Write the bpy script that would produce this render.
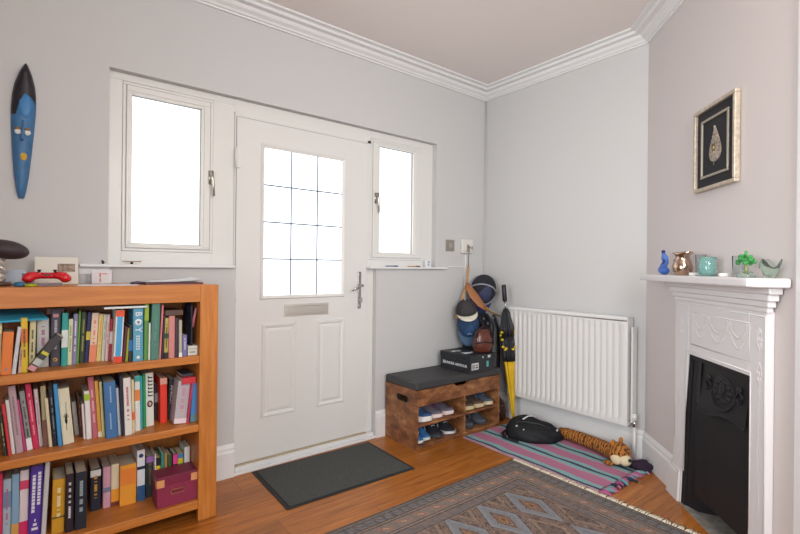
import bpy, bmesh, math, random
from mathutils import Vector, Matrix
PI=math.pi; R=math.radians
S=bpy.context.scene
for o in list(bpy.data.objects): bpy.data.objects.remove(o)
COL=S.collection
# ---------------------------------------------------------------- camera
cam_d=bpy.data.cameras.new('camera'); cam=bpy.data.objects.new('camera',cam_d); COL.objects.link(cam)
cam_d.sensor_width=36; cam_d.lens=461.16/800*36; cam_d.clip_start=.05; cam_d.shift_y=0.0002
yaw=R(38.30); roll=R(.602)
fw=Vector((math.sin(yaw),math.cos(yaw),0)); rt=Vector((math.cos(yaw),-math.sin(yaw),0)); up=Vector((0,0,1))
r2=rt*math.cos(roll)+up*math.sin(roll); u2=-rt*math.sin(roll)+up*math.cos(roll)
m=Matrix((( r2.x,u2.x,-fw.x,-2.989),(r2.y,u2.y,-fw.y,-2.630),(r2.z,u2.z,-fw.z,1.192),(0,0,0,1)))
cam.matrix_world=m; S.camera=cam
# ---------------------------------------------------------------- view, world, lights
S.view_settings.view_transform='Standard'; S.view_settings.look='None'
S.view_settings.exposure=-0.16; S.view_settings.gamma=1; S.view_settings.use_curve_mapping=False
W=bpy.data.worlds.new('world'); S.world=W; W.use_nodes=True
W.node_tree.nodes['Background'].inputs[0].default_value=(.90,.955,1,1)
W.node_tree.nodes['Background'].inputs[1].default_value=1.0
def area(name,loc,target,sx,sy,power,col):
    d=bpy.data.lights.new(name,'AREA'); d.shape='RECTANGLE'; d.size=sx; d.size_y=sy; d.energy=power; d.color=col
    o=bpy.data.objects.new(name,d); COL.objects.link(o); o.location=loc
    o.rotation_euler=(Vector(target)-Vector(loc)).to_track_quat('-Z','Y').to_euler(); return o
bl=area('rear_fill_light',(-3.1,-4.4,1.75),(-.2,-1.0,1.35),1.9,1.7,35,(.91,.96,1)); bl.data.spread=R(100)  # invented frontal fill behind the camera, brightens the far corner
sl=area('left_fill_light',(-4.9,-2.2,1.5),(0,-2.05,1.2),1.3,1.3,20,(.93,.97,1)); sl.data.spread=R(76)  # added fill from the left, lifts the fireplace wall
pd=bpy.data.lights.new('upper_fill_light','POINT'); pd.energy=58; pd.color=(1,.93,.86); pd.shadow_soft_size=.25  # made-up point fill below the ceiling, added to brighten it
po=bpy.data.objects.new('upper_fill_light',pd); COL.objects.link(po); po.location=(-2.0,-3.0,2.05)
PANE=1.3
# ---------------------------------------------------------------- materials
def lin(c):
    if isinstance(c,str):
        c=tuple(int(c[i:i+2],16)/255 for i in (0,2,4))
    return tuple((x/12.92 if x<=.04045 else ((x+.055)/1.055)**2.4) for x in c[:3])+(1,)
MC={}
def mat(name,col,rough=.5,metal=0,spec=.5,noise=0,nscale=20,bump=0,bscale=80,trans=0,ior=1.45,emit=0,sheen=0,coat=0,stretch=None,col2=None):
    key=(name,col,rough)
    if key in MC: return MC[key]
    m=bpy.data.materials.new(name); m.use_nodes=True; nt=m.node_tree; b=nt.nodes['Principled BSDF']
    c=lin(col); b.inputs['Base Color'].default_value=c; b.inputs['Roughness'].default_value=rough
    b.inputs['Metallic'].default_value=metal; b.inputs['Specular IOR Level'].default_value=spec
    b.inputs['IOR'].default_value=ior
    if trans: b.inputs['Transmission Weight'].default_value=trans
    if coat: b.inputs['Coat Weight'].default_value=coat
    if emit:
        b.inputs['Emission Color'].default_value=c; b.inputs['Emission Strength'].default_value=emit
    if noise or bump:
        tc=nt.nodes.new('ShaderNodeTexCoord'); mp=nt.nodes.new('ShaderNodeMapping'); nt.links.new(tc.outputs['Object'],mp.inputs[0])
        if stretch: mp.inputs['Scale'].default_value=stretch
    if noise:
        n=nt.nodes.new('ShaderNodeTexNoise'); n.inputs['Scale'].default_value=nscale; n.inputs['Detail'].default_value=4
        nt.links.new(mp.outputs[0],n.inputs[0])
        mx=nt.nodes.new('ShaderNodeMix'); mx.data_type='RGBA'
        c2=lin(col2) if col2 else tuple(x*(1-noise) for x in c[:3])+(1,)
        c1=c if col2 else tuple(min(1,x*(1+noise*.6)) for x in c[:3])+(1,)
        mx.inputs[6].default_value=c1; mx.inputs[7].default_value=c2
        rp=nt.nodes.new('ShaderNodeValToRGB'); rp.color_ramp.elements[0].position=.35; rp.color_ramp.elements[1].position=.65
        nt.links.new(n.outputs[0],rp.inputs[0]); nt.links.new(rp.outputs[0],mx.inputs[0]); nt.links.new(mx.outputs[2],b.inputs['Base Color'])
    if bump:
        n2=nt.nodes.new('ShaderNodeTexNoise'); n2.inputs['Scale'].default_value=bscale; n2.inputs['Detail'].default_value=3
        nt.links.new(mp.outputs[0],n2.inputs[0]); bp=nt.nodes.new('ShaderNodeBump'); bp.inputs['Strength'].default_value=bump; bp.inputs['Distance'].default_value=.004
        nt.links.new(n2.outputs[0],bp.inputs['Height']); nt.links.new(bp.outputs[0],b.inputs['Normal'])
    MC[key]=m; return m
def nodes_mat(name,rough=.6):
    m=bpy.data.materials.new(name); m.use_nodes=True; nt=m.node_tree; b=nt.nodes['Principled BSDF']; b.inputs['Roughness'].default_value=rough
    N=lambda t:nt.nodes.new('ShaderNode'+t)
    def L(a,b_): nt.links.new(a,b_)
    def M(op,a,b_=None,c=None):
        n=N('Math'); n.operation=op
        for i,v in enumerate((a,b_,c)):
            if v is None: continue
            if isinstance(v,(int,float)): n.inputs[i].default_value=v
            else: L(v,n.inputs[i])
        return n.outputs[0]
    def ramp(f,stops,interp='CONSTANT'):
        r=N('ValToRGB'); cr=r.color_ramp; cr.interpolation=interp
        while len(cr.elements)<len(stops): cr.elements.new(1)
        for e,(p,c) in zip(cr.elements,stops): e.position=p; e.color=lin(c)
        L(f,r.inputs[0]); return r.outputs[0]
    def mix(f,a,b_,mode='MIX'):
        n=N('Mix'); n.data_type='RGBA'; n.blend_type=mode
        for i,v in ((0,f),(6,a),(7,b_)):
            if isinstance(v,(int,float)): n.inputs[i].default_value=v
            elif isinstance(v,(tuple,str)): n.inputs[i].default_value=lin(v) if isinstance(v,str) else v
            else: L(v,n.inputs[i])
        return n.outputs[2]
    def noise(vec,scale,detail=3,rough_=.5):
        n=N('TexNoise'); n.inputs['Scale'].default_value=scale; n.inputs['Detail'].default_value=detail; n.inputs['Roughness'].default_value=rough_
        if vec is not None: L(vec,n.inputs[0])
        return n.outputs[0]
    def coords(scale=(1,1,1),loc=(0,0,0),rot=(0,0,0)):
        t=N('TexCoord'); p=N('Mapping'); L(t.outputs['Object'],p.inputs[0]); p.inputs['Scale'].default_value=scale; p.inputs['Location'].default_value=loc; p.inputs['Rotation'].default_value=rot
        return p.outputs[0]
    def bump(h,st=.3,dist=.003):
        n=N('Bump'); n.inputs['Strength'].default_value=st; n.inputs['Distance'].default_value=dist; L(h,n.inputs['Height']); L(n.outputs[0],b.inputs['Normal'])
    return m,nt,b,N,L,M,ramp,mix,noise,coords,bump
# ---------------------------------------------------------------- mesh builder
class MB:
    def __init__(s): s.bm=bmesh.new(); s.mi=0; s.smooth=False
    def _add(s,vs,fs):
        bv=[s.bm.verts.new(v) for v in vs]
        out=[]
        for f in fs:
            try: fc=s.bm.faces.new([bv[i] for i in f])
            except ValueError: continue
            fc.material_index=s.mi; fc.smooth=s.smooth; out.append(fc)
        return bv,out
    def box(s,x0,x1,y0,y1,z0,z1,mi=None):
        if mi is not None: s.mi=mi
        vs=[(x,y,z) for x in (x0,x1) for y in (y0,y1) for z in (z0,z1)]
        s._add(vs,[(0,1,3,2),(4,6,7,5),(0,4,5,1),(2,3,7,6),(0,2,6,4),(1,5,7,3)]); return s
    def xbox(s,c,size,M=None,mi=None):
        if mi is not None: s.mi=mi
        M=M or Matrix.Identity(4); hx,hy,hz=[v/2 for v in size]
        vs=[M@(Vector(c)+Vector((x,y,z))) for x in (-hx,hx) for y in (-hy,hy) for z in (-hz,hz)]
        s._add(vs,[(0,1,3,2),(4,6,7,5),(0,4,5,1),(2,3,7,6),(0,2,6,4),(1,5,7,3)]); return s
    def rings(s,rings,close=True,cap=True,mi=None,smooth=True):
        if mi is not None: s.mi=mi
        old=s.smooth; s.smooth=smooth
        n=len(rings[0]); vs=[v for r in rings for v in r]; fs=[]
        for i in range(len(rings)-1):
            for j in range(n if close else n-1):
                k=(j+1)%n; fs.append((i*n+j,i*n+k,(i+1)*n+k,(i+1)*n+j))
        if cap and close:
            fs.append(tuple(range(n))[::-1]); fs.append(tuple((len(rings)-1)*n+j for j in range(n)))
        s._add(vs,fs); s.smooth=old; return s
    def tube(s,pts,r,n=8,mi=None,flat=None,cap=True):
        pts=[Vector(p) for p in pts]; rr=r if isinstance(r,(list,tuple)) else [r]*len(pts)
        rings=[]; prev=None
        for i,p in enumerate(pts):
            d=(pts[min(i+1,len(pts)-1)]-pts[max(i-1,0)]).normalized()
            ref=prev if prev is not None else (Vector((0,0,1)) if abs(d.z)<.9 else Vector((0,1,0)))
            a=d.cross(ref); 
            if a.length<1e-5: a=d.cross(Vector((1,.3,.2)))
            a.normalize(); b=a.cross(d).normalized(); prev=b
            fl=flat or (1,1)
            rings.append([p+(a*math.cos(2*PI*k/n)*fl[0]+b*math.sin(2*PI*k/n)*fl[1])*rr[i] for k in range(n)])
        return s.rings(rings,cap=cap,mi=mi)
    def lathe(s,prof,n=24,c=(0,0,0),mi=None,cap=True,M=None):
        M=M or Matrix.Identity(4)
        return s.rings([[M@Vector((c[0]+r*math.cos(2*PI*k/n),c[1]+r*math.sin(2*PI*k/n),c[2]+z)) for k in range(n)] for r,z in prof],cap=cap,mi=mi)
    def ell(s,c,rad,n=16,m=10,M=None,mi=None,z0=-1,z1=1):
        M=M or Matrix.Identity(4); prof=[]
        t0=math.asin(z0); t1=math.asin(z1)
        rings=[]
        for i in range(m+1):
            t=t0+(t1-t0)*i/m; cr=max(math.cos(t),.002)
            rings.append([M@Vector((c[0]+rad[0]*cr*math.cos(2*PI*k/n),c[1]+rad[1]*cr*math.sin(2*PI*k/n),c[2]+rad[2]*math.sin(t))) for k in range(n)])
        return s.rings(rings,mi=mi)
    def prism(s,poly,axis,a0,a1,mi=None,M=None,smooth=False):
        # poly in the plane normal to axis: x->(y,z)  y->(x,z)  z->(x,y)
        if mi is not None: s.mi=mi
        M=M or Matrix.Identity(4)
        f={'x':lambda p,a:(a,p[0],p[1]),'y':lambda p,a:(p[0],a,p[1]),'z':lambda p,a:(p[0],p[1],a)}[axis]
        n=len(poly); vs=[M@Vector(f(p,a0)) for p in poly]+[M@Vector(f(p,a1)) for p in poly]
        s._add(vs,[tuple(range(n))[::-1],tuple(range(n,2*n))]+[(i,(i+1)%n,n+(i+1)%n,n+i) for i in range(n)]); return s
    def text(s,txt,size,M,depth=.0006,mi=None,sx=1):
        c=bpy.data.curves.new('t','FONT'); c.body=txt; c.size=size; c.extrude=depth; c.align_x='CENTER'; c.align_y='CENTER'; c.resolution_u=2
        o=bpy.data.objects.new('t',c); COL.objects.link(o); dg=bpy.context.evaluated_depsgraph_get(); dg.update()
        me=bpy.data.meshes.new_from_object(o.evaluated_get(dg)); bpy.data.objects.remove(o)
        if mi is not None: s.mi=mi
        vs=[M@Vector((v.co.x*sx,v.co.y,v.co.z)) for v in me.vertices]
        s._add(vs,[tuple(p.vertices) for p in me.polygons]); return s
    def build(s,name,mats,parent=None,bevel=0,sub=0,kind=None,inv=None,seg=2,recalc=True):
        if recalc: bmesh.ops.recalc_face_normals(s.bm,faces=s.bm.faces)
        me=bpy.data.meshes.new(name); s.bm.to_mesh(me); s.bm.free()
        for m_ in (mats if isinstance(mats,(list,tuple)) else [mats]): me.materials.append(m_)
        o=bpy.data.objects.new(name,me); COL.objects.link(o)
        if parent is not None: o.parent=parent
        if bevel:
            b=o.modifiers.new('bevel','BEVEL'); b.width=bevel; b.segments=seg; b.limit_method='ANGLE'; b.angle_limit=R(40); b.harden_normals=False
        if sub:
            q=o.modifiers.new('sub','SUBSURF'); q.levels=sub; q.render_levels=sub
        if kind: o['kind']=kind
        return o
def tag(o,label,cat=None,group=None):
    o['label']=label
    if cat: o['category']=cat
    if group: o['group']=group
    return o
def thing(name,label,cat,loc=(0,0,0),rz=0,group=None):
    o=bpy.data.objects.new(name,None); COL.objects.link(o); o.empty_display_size=.05
    o.location=loc; o.rotation_euler=(0,0,rz); return tag(o,label,cat,group)
def place(o,loc,rz=0): o.location=loc; o.rotation_euler=(0,0,rz); return o
def Tm(loc,rx=0,ry=0,rz=0): return Matrix.Translation(loc)@Matrix.Rotation(rz,4,'Z')@Matrix.Rotation(ry,4,'Y')@Matrix.Rotation(rx,4,'X')
UPR=Matrix.Rotation(R(90),4,'X')  # text standing up, facing -y
B_=1.326; CR=R(225); IS=1/math.sqrt(2)
def wc(s_,off=0,z=0): return (-s_*IS-off*IS, -B_-s_*IS+off*IS, z)   # point by the corner fireplace wall
# ---------------------------------------------------------------- common materials
M_wall=mat('wall_paint','c8c8c7',.85,bump=.05,bscale=300)
M_wallw=mat('wall_paint_warm_lit','d2cbc9',.85,bump=.05,bscale=300)  # same wall paint, with the warm light on the fireplace wall put into its colour
M_ceil=mat('ceiling_paint','e6dfdc',.9)
M_white=mat('white_gloss_paint','e2e3e3',.35)
M_upvc=mat('white_frame_plastic','dededa',.3)
M_door=mat('white_door_skin','deddda',.38,bump=.02,bscale=200)
M_chrome=mat('chrome','c8c8c8',.16,1)
M_steel=mat('brushed_steel','b9b4a8',.3,1)
M_black=mat('black_plastic','1c1c20',.4)
M_oakc=None
# ================================================================ setting
def floor_mat():
    m,nt,b,N,L,M,ramp,mix,noise,coords,bump=nodes_mat('oak_laminate',.3)
    v=coords(); sp=N('SeparateXYZ'); L(v,sp.inputs[0]); x,y=sp.outputs[0],sp.outputs[1]
    row=M('FLOOR',M('DIVIDE',y,.192)); fr=M('FRACT',M('DIVIDE',y,.192))
    xs=M('ADD',x,M('MULTIPLY',row,.437)); col=M('FLOOR',M('DIVIDE',xs,1.28)); fx=M('FRACT',M('DIVIDE',xs,1.28))
    cid=M('FRACT',M('MULTIPLY',M('SINE',M('ADD',M('MULTIPLY',row,12.99),M('MULTIPLY',col,78.2))),437.5))
    cb=N('CombineXYZ'); L(M('MULTIPLY',x,1.6),cb.inputs[0]); L(M('ADD',M('MULTIPLY',y,22),M('MULTIPLY',cid,37)),cb.inputs[1]); L(cid,cb.inputs[2])
    g=noise(cb.outputs[0],2.2,6,.65)
    cb2=N('CombineXYZ'); L(M('MULTIPLY',x,1.3),cb2.inputs[0]); L(M('ADD',M('MULTIPLY',y,5),M('MULTIPLY',cid,11)),cb2.inputs[1])
    g2=noise(cb2.outputs[0],2.5,3,.5)
    c=ramp(g,[(.3,'7e4515'),(.47,'a96526'),(.6,'bb7633'),(.75,'cb8c4a')],'LINEAR')
    c=mix(M('MULTIPLY',g2,.45),c,'8d5018')
    hs=N('HueSaturation'); L(c,hs.inputs['Color']); L(M('ADD',.86,M('MULTIPLY',cid,.28)),hs.inputs['Value']); c=hs.outputs[0]
    seam=M('MAXIMUM',M('LESS_THAN',fr,.012),M('LESS_THAN',fx,.0022)); c=mix(M('MULTIPLY',seam,.7),c,'3d200e')
    L(c,b.inputs['Base Color']); L(M('ADD',.24,M('MULTIPLY',g,.22)),b.inputs['Roughness']); bump(M('SUBTRACT',g,seam),.12,.002)
    return m
MB().box(-5.2,.3,-5.2,.3,-.1,0).build('floor',floor_mat(),kind='structure')
MB().box(-5.2,.3,-5.2,.3,2.68,2.78).build('ceiling',M_ceil,kind='structure')
w=MB(); T=.27
w.box(-5.2,-2.716,0,T,0,2.68); w.box(-.562,.3,0,T,0,2.68); w.box(-2.716,-.562,0,T,2.148,2.68)
w.box(-2.716,-2.1,0,T,0,1.178); w.box(-1.122,-.562,0,T,0,1.178)
w.build('wall_back',M_wall,kind='structure')
MB().box(0,.25,-B_-.25,0,0,2.68).build('wall_right',M_wall,kind='structure')
w=MB(); w.box(0,.56,0,.25,0,2.68).box(1.06,2.9,0,.25,0,2.68).box(.56,1.06,0,.25,.77,2.68).box(.56,1.06,.20,.25,0,.77); place(w.build('wall_corner',M_wallw,kind='structure'),wc(0),CR)
MB().box(-5.2,-5.0,-5.2,0,0,2.68).build('wall_left',M_wall,kind='structure')
# coving
prof=[(0,.077),(.006,.077),(.006,.064),(.018,.060),(.034,.05),(.040,.038),(.040,.03),(.055,.03),(.058,.018),(.078,.014),(.094,.008),(.098,.0),]
prof=[(0,2.603),(.012,2.603),(.014,2.612),(.024,2.614),(.030,2.624),(.050,2.636),(.058,2.648),(.060,2.652),(.092,2.654),(.095,2.660),(.100,2.668),(.128,2.670),(.130,2.6805)]
def coving(fs,fe,name):
    b=MB(); b.rings([[fs(d,z) for d,z in prof],[fe(d,z) for d,z in prof]],close=False,cap=False,smooth=False); return b.build(name,M_white,kind='structure')
q=math.sqrt(2)-1
fA0=lambda d,z:(-5.0,-d,z); fAB=lambda d,z:(-d,-d,z); fBC=lambda d,z:(-d,-B_+d*q,z); fC1=lambda d,z:wc(2.9,d,z)
coving(fA0,fAB,'trim_1'); coving(fAB,fBC,'trim_2'); coving(fBC,fC1,'trim_3')
def skirt(name,x0,x1,loc,rz,h=.185,m0=0,m1=0):
    pr=[(0,0),(-.018,0),(-.018,h-.045),(-.013,h-.032),(-.013,h-.02),(-.007,h-.006),(-.004,h),(0,h)]
    b=MB(); b.rings([[(x0+m0*-y,y,z) for y,z in pr],[(x1-m1*-y,y,z) for y,z in pr]],smooth=False); 
    return place(b.build(name,M_white,kind='structure'),loc,rz)
skirt('baseboard_back_left',-5.0,-2.100,(0,0,0),0)
skirt('baseboard_back_right',-1.122,0,(0,0,0),0,m1=1)
skirt('baseboard_right',0,B_,(0,0,0),R(270),m0=1,m1=q)
skirt('baseboard_corner',0,.385,wc(0),CR,m0=q)
skirt('baseboard_corner_right',1.36,2.9,wc(0),CR)
MB().box(1.284,1.35,-.012,0,0,2.6).build('trim_4',M_white,kind='structure')
place(bpy.data.objects['trim_4'],wc(0),CR)
# pale casing around door and side windows
FY=.045
c=MB()
c.box(-2.716,-2.100,FY,.13,2.112,2.148); c.box(-2.716,-2.655,FY,.13,1.18,2.112); c.box(-2.217,-2.100,FY,.13,1.18,2.112); c.box(-2.655,-2.217,FY,.13,1.18,1.259)
c.box(-1.150,-.562,FY,.13,2.100,2.148); c.box(-.670,-.562,FY,.13,1.18,2.100); c.box(-1.150,-.670,FY,.13,1.18,1.2425)
c.box(-2.100,-1.150,FY,.13,2.075,2.148)
c.build('trim_5',M_upvc,kind='structure',bevel=.002)
def frost():
    m,nt,b,N,L,M,ramp,mix,noise,coords,bump=nodes_mat('lit_frosted_glass',.35)
    b.inputs['Base Color'].default_value=(.9,.93,.95,1); b.inputs['Emission Color'].default_value=(.93,.97,1,1); b.inputs['Emission Strength'].default_value=PANE
    return m
M_pane=frost(); M_lead=mat('leading','66788c',.6,0)
M_gask=mat('grey_gasket','9a9a96',.6)
def window(name,x0,x1,z0,z1,gx0,gx1,gz0,gz1,hx,hside):
    t=bpy.data.objects.new(name,None); COL.objects.link(t); t['kind']='structure'; t.location=((x0+x1)/2,FY,z0)
    ox,oz=(x0+x1)/2,z0
    f=MB(); y0,y1=-.004,.05
    # outer frame then raised sash with a shadow gap between them
    def fr(a0,a1,b0,b1,c0,c1,d0,d1,ya,yb):
        f.box(a0-ox,a1-ox,ya,yb,c0-oz,d0-oz); f.box(a0-ox,a1-ox,ya,yb,d1-oz,c1-oz); f.box(a0-ox,b0-ox,ya,yb,d0-oz,d1-oz); f.box(b1-ox,a1-ox,ya,yb,d0-oz,d1-oz)
    fr(x0,x1,x0+.014,x1-.014,z0,z1,z0+.014,z1-.014,-.004,.05)
    fr(x0+.0165,x1-.0165,gx0-.012,gx1+.012,z0+.0165,z1-.0165,gz0-.012,gz1+.012,-.010,.05); f.box(x0+.012-ox,x1-.012-ox,.004,.01,z0+.012-oz,z0+.02-oz); f.box(x0+.012-ox,x1-.012-ox,.004,.01,z1-.02-oz,z1-.012-oz); f.box(x0+.012-ox,x0+.02-ox,.004,.01,z0+.012-oz,z1-.012-oz); f.box(x1-.02-ox,x1-.012-ox,.004,.01,z0+.012-oz,z1-.012-oz)
    fr(gx0-.014,gx1+.014,gx0,gx1,gz0-.014,gz1+.014,gz0,gz1,-.004,.04)
    f.build('window_frame',M_upvc,t,bevel=.0025)
    g=MB(); g.mi=0
    e=.003
    for a in ((gx0,gx0+e,gz0,gz1),(gx1-e,gx1,gz0,gz1),(gx0,gx1,gz0,gz0+e),(gx0,gx1,gz1-e,gz1)): g.box(a[0]-ox,a[1]-ox,.012,.03,a[2]-oz,a[3]-oz)
    g.build('gasket',M_gask,t)
    MB().box(gx0-ox-.004,gx1-ox+.004,.026,.034,gz0-oz-.004,gz1-oz+.004).build('glass_pane',M_pane,t)
    h=MB(); hz=1.66-oz; hx=hx-ox
    h.tube([(hx,-.012,hz-.02),(hx,-.012,hz+.055)],.011,12,flat=(1,.35)); h.tube([(hx,-.014,hz+.04),(hx,-.034,hz+.04)],.009,12)
    h.tube([(hx,-.036,hz+.05),(hx+.003*hside,-.04,hz+.01),(hx+.008*hside,-.036,hz-.03),(hx+.012*hside,-.034,hz-.085)],[.009,.0085,.008,.006],10)
    h.build('window_handle',M_steel,t)
    return t
window('window_1',-2.654,-2.218,1.260,2.110,-2.613,-2.278,1.299,2.053,-2.232,1)
window('window_2',-1.148,-.671,1.243,2.098,-1.071,-.757,1.295,2.056,-1.108,1)
MB().box(-2.83,-2.112,-.035,.05,1.178,1.192).build('trim_7',M_white,kind='structure',bevel=.003)
MB().box(-1.122,-.462,-.035,0,1.180,1.194).box(-1.122,-.562,0,.05,1.180,1.194).box(-1.19,-1.122,-.035,.03,1.180,1.194).build('trim_8',M_white,kind='structure',bevel=.003)
MB().box(-2.83,-2.71,-.002,.01,1.145,1.178).build('trim_9',M_white,kind='structure')
# ---- front door
d=bpy.data.objects.new('door_1',None); COL.objects.link(d); d['kind']='structure'; d['label']='white front door with a leaded glass panel and chrome letterbox'; d.location=(-1.637,FY,0)
X=lambda x:x+1.637
f=MB(); f.box(X(-2.100),X(-2.092),-.012,.07,.04,2.075).box(X(-1.18),X(-1.150),-.006,.07,.04,2.075).box(X(-1.150),X(-1.122),-.006,.07,.04,1.178).box(X(-2.100),X(-1.150),-.006,.07,2.052,2.075)
f.build('door_frame',M_upvc,d,bevel=.003)
MB().box(X(-2.100),X(-1.122),-.062,.07,0,.016).box(X(-2.09),X(-1.13),-.045,.07,.016,.04).build('threshold',[M_white],d,bevel=.004)
MB().box(X(-2.085),X(-1.185),-.034,-.0155,.0405,.046).build('draught_strip',mat('aged_cream_strip','b9a98c',.6),d)
s=MB(); x0,x1,z0,z1=X(-2.088),X(-1.184),.047,2.048; gx0,gx1,gz0,gz1=X(-1.925),X(-1.381),1.012,1.900
s.box(x0,x1,-.012,.03,z0,gz0); s.box(x0,x1,-.012,.03,gz1,z1); s.box(x0,gx0,-.012,.03,gz0,gz1); s.box(gx1,x1,-.012,.03,gz0,gz1)
def bead(s,a0,a1,c0,c1,w_,h_):  # raised moulding ring
    for i in range(4):
        pass
    pr=[(0,-.012),(w_*.25,-.012-h_),(w_*.6,-.012-h_*.8),(w_,-.012)]
    cs=[(a0,c0,1,1),(a1,c0,-1,1),(a1,c1,-1,-1),(a0,c1,1,-1)]
    rr=[[(cx+sx*p[0],p[1],cz+sz*p[0]) for p in pr] for cx,cz,sx,sz in cs]; rr.append(rr[0]); s.rings(rr,close=False,cap=False,smooth=False)
bead(s,gx0-.022,gx1+.022,gz0-.022,gz1+.022,.024,.010)
for (a0,a1) in ((X(-1.932),X(-1.706)),(X(-1.567),X(-1.358))):
    c0,c1=.285,.845
    bead(s,a0,a1,c0,c1,.03,.009)
    b0,b1,e0,e1=a0+.045,a1-.045,c0+.045,c1-.045; w_=.022
    s._add([(b0-w_,-.012,e0-w_),(b1+w_,-.012,e0-w_),(b1+w_,-.012,e1+w_),(b0-w_,-.012,e1+w_),(b0,-.019,e0),(b1,-.019,e0),(b1,-.019,e1),(b0,-.019,e1)],[(0,1,5,4),(1,2,6,5),(2,3,7,6),(3,0,4,7),(4,5,6,7)])
s.build('door_leaf',M_door,d,recalc=True)
MB().box(x0-.004,x0,-.008,.02,z0,z1).box(x0-.004,x1,-.008,.02,z1,z1+.003).build('door_gasket',mat('dark_gasket','85858a',.6),d)
MB().box(gx0-.004,gx1+.004,.004,.012,gz0-.004,gz1+.004).build('glass_pane',M_pane,d)
g=MB()
for i in (1,2): xx=gx0+(gx1-gx0)*i/3; g.box(xx-.0032,xx+.0032,-.001,.004,gz0,gz1)
for i in (1,2,3): zz=gz0+(gz1-gz0)*i/4; g.box(gx0,gx1,-.001,.004,zz-.0036,zz+.0036)
for i in (1,2):
    for j in (1,2,3): xx=gx0+(gx1-gx0)*i/3; zz=gz0+(gz1-gz0)*j/4; g.tube([(xx,-.002,zz),(xx,.003,zz)],.0065,8)
g.build('leading',M_lead,d)
l=MB(); a0,a1,c0,c1=X(-1.797),X(-1.484),.881,.956
l.box(a0,a1,-.017,-.012,c0,c1); l.box(a0+.016,a1-.016,-.021,-.017,c0+.014,c1-.012); l.tube([(a0+.016,-.020,c1-.013),(a1-.016,-.020,c1-.013)],.004,8); l.build('letterbox',mat('letterbox_chrome','e6e2da',.32,.75),d,bevel=.0015)
h=MB(); hx=X(-1.243); h.box(hx-.014,hx+.014,-.02,-.012,.905,1.158); h.build('handle_plate',M_chrome,d,bevel=.004)
h=MB(); h.tube([(hx,-.018,1.065),(hx,-.06,1.065)],.009,12); h.tube([(hx,-.06,1.065),(hx-.02,-.064,1.062),(hx-.055,-.062,1.045),(hx-.085,-.058,1.035)],[.010,.009,.008,.007],10)
h.build('door_handle',M_chrome,d)
h=MB(); h.tube([(hx,-.02,.965),(hx,-.034,.965)],.008,12); h.box(hx-.004,hx+.004,-.05,-.034,.95,.98); h.tube([(hx,-.02,1.135),(hx,-.024,1.135)],.004,8); h.tube([(hx,-.02,.925),(hx,-.024,.925)],.004,8); h.build('door_lock',M_chrome,d)
for (za,zb) in ((.147,.26),(.982,1.108),(1.75,1.868)):
    g=MB(); g.tube([(X(-2.097),-.026,za),(X(-2.097),-.026,zb)],.007,10); g.box(X(-2.098),X(-2.068),-.022,-.012,za+.004,zb-.004); g.build('hinge',M_upvc,d)
# ================================================================ radiator
MR=mat('radiator_enamel','dadad8',.35)
t=thing('radiator','white ribbed panel radiator on the wall between the umbrella and the fireplace corner','radiator',(0,-.335,0),R(270))
n=21; W0=.922; zz0,zz1=.212,.895
p=MB(); yF=-.098
pts=[]; 
prof=[(0,0)]; pitch=(W0-.06)/n
xs=[(0,yF+.004),(.004,yF)]
for i in range(n):
    a=.03+i*pitch; xs+=[(a+.004,yF),(a+pitch*.22,yF+.011),(a+pitch*.42,yF+.011),(a+pitch*.62,yF)]
xs+=[(W0-.004,yF),(W0,yF+.004)]
rows=[(zz0+.004,0),(zz0+.035,0),(zz0+.055,1),(zz1-.065,1),(zz1-.045,0),(zz1-.022,0)]
p.rings([[(x,(y if k else (yF if 0<i<len(xs)-1 else y)),z) for i,(x,y) in enumerate(xs)] for z,k in rows],close=False,cap=False)
p.box(0,W0,yF+.0115,yF+.016,zz0+.004,zz1-.022)
p.build('front_panel',MR,t)
p=MB(); p.rings([[(x,yF,zz1-.026),(x,yF+.001,zz1-.010),(x,yF+.010,zz1)] for x in (-.002,W0+.002)],close=False,cap=False,smooth=True)
p.box(-.002,W0+.002,yF,yF+.006,zz1-.028,zz1-.010)
p.box(-.002,W0+.002,yF+.008,yF+.014,zz1-.004,zz1); p.box(-.002,W0+.002,-.032,-.026,zz1-.004,zz1)
for i in range(60): xx=.008+i*(W0-.02)/59; p.box(xx,xx+.005,yF+.012,-.03,zz1-.004,zz1-.001)
p.build('top_grille',MR,t)
for xx in (-.003,W0-.001): MB().box(xx,xx+.004,yF+.003,-.028,zz0+.006,zz1-.002).build('side_panel',MR,t)
p=MB(); p.box(.002,W0-.002,-.034,-.028,zz0+.01,zz1-.03); 
for i in range(24): xx=.02+i*.04; p.box(xx,xx+.012,yF+.016,-.034,zz0+.03,zz1-.06)
p.tube([(0,yF+.015,zz0+.008),(W0,yF+.015,zz0+.008)],.010,8); p.build('rear_panel',MR,t)
p=MB(); p.box(.12,.15,-.028,-.0005,.3,.8).build('wall_bracket',MR,t); MB().box(.76,.79,-.028,-.0005,.3,.8).build('wall_bracket',MR,t)
p=MB(); p.tube([(W0+.0,yF+.03,zz0+.03),(W0+.04,yF+.03,zz0+.03)],.010,10); p.tube([(W0+.036,yF+.03,zz0+.005),(W0+.036,yF+.03,zz0+.045)],.012,12); p.tube([(W0+.016,yF+.03,zz0+.03),(W0+.028,yF+.03,zz0+.03)],.014,6); vlv=p.build('valve',M_chrome,t)
p=MB(); p.tube([(W0+.036,yF+.03,zz0+.045),(W0+.036,yF+.03,zz0+.085)],.013,14); p.build('valve_cap',MR,vlv)
p=MB(); p.tube([(W0+.036,yF+.03,zz0+.006),(W0+.036,yF+.03,.0)],.0075,10); p.build('supply_pipe',MR,t)
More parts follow.
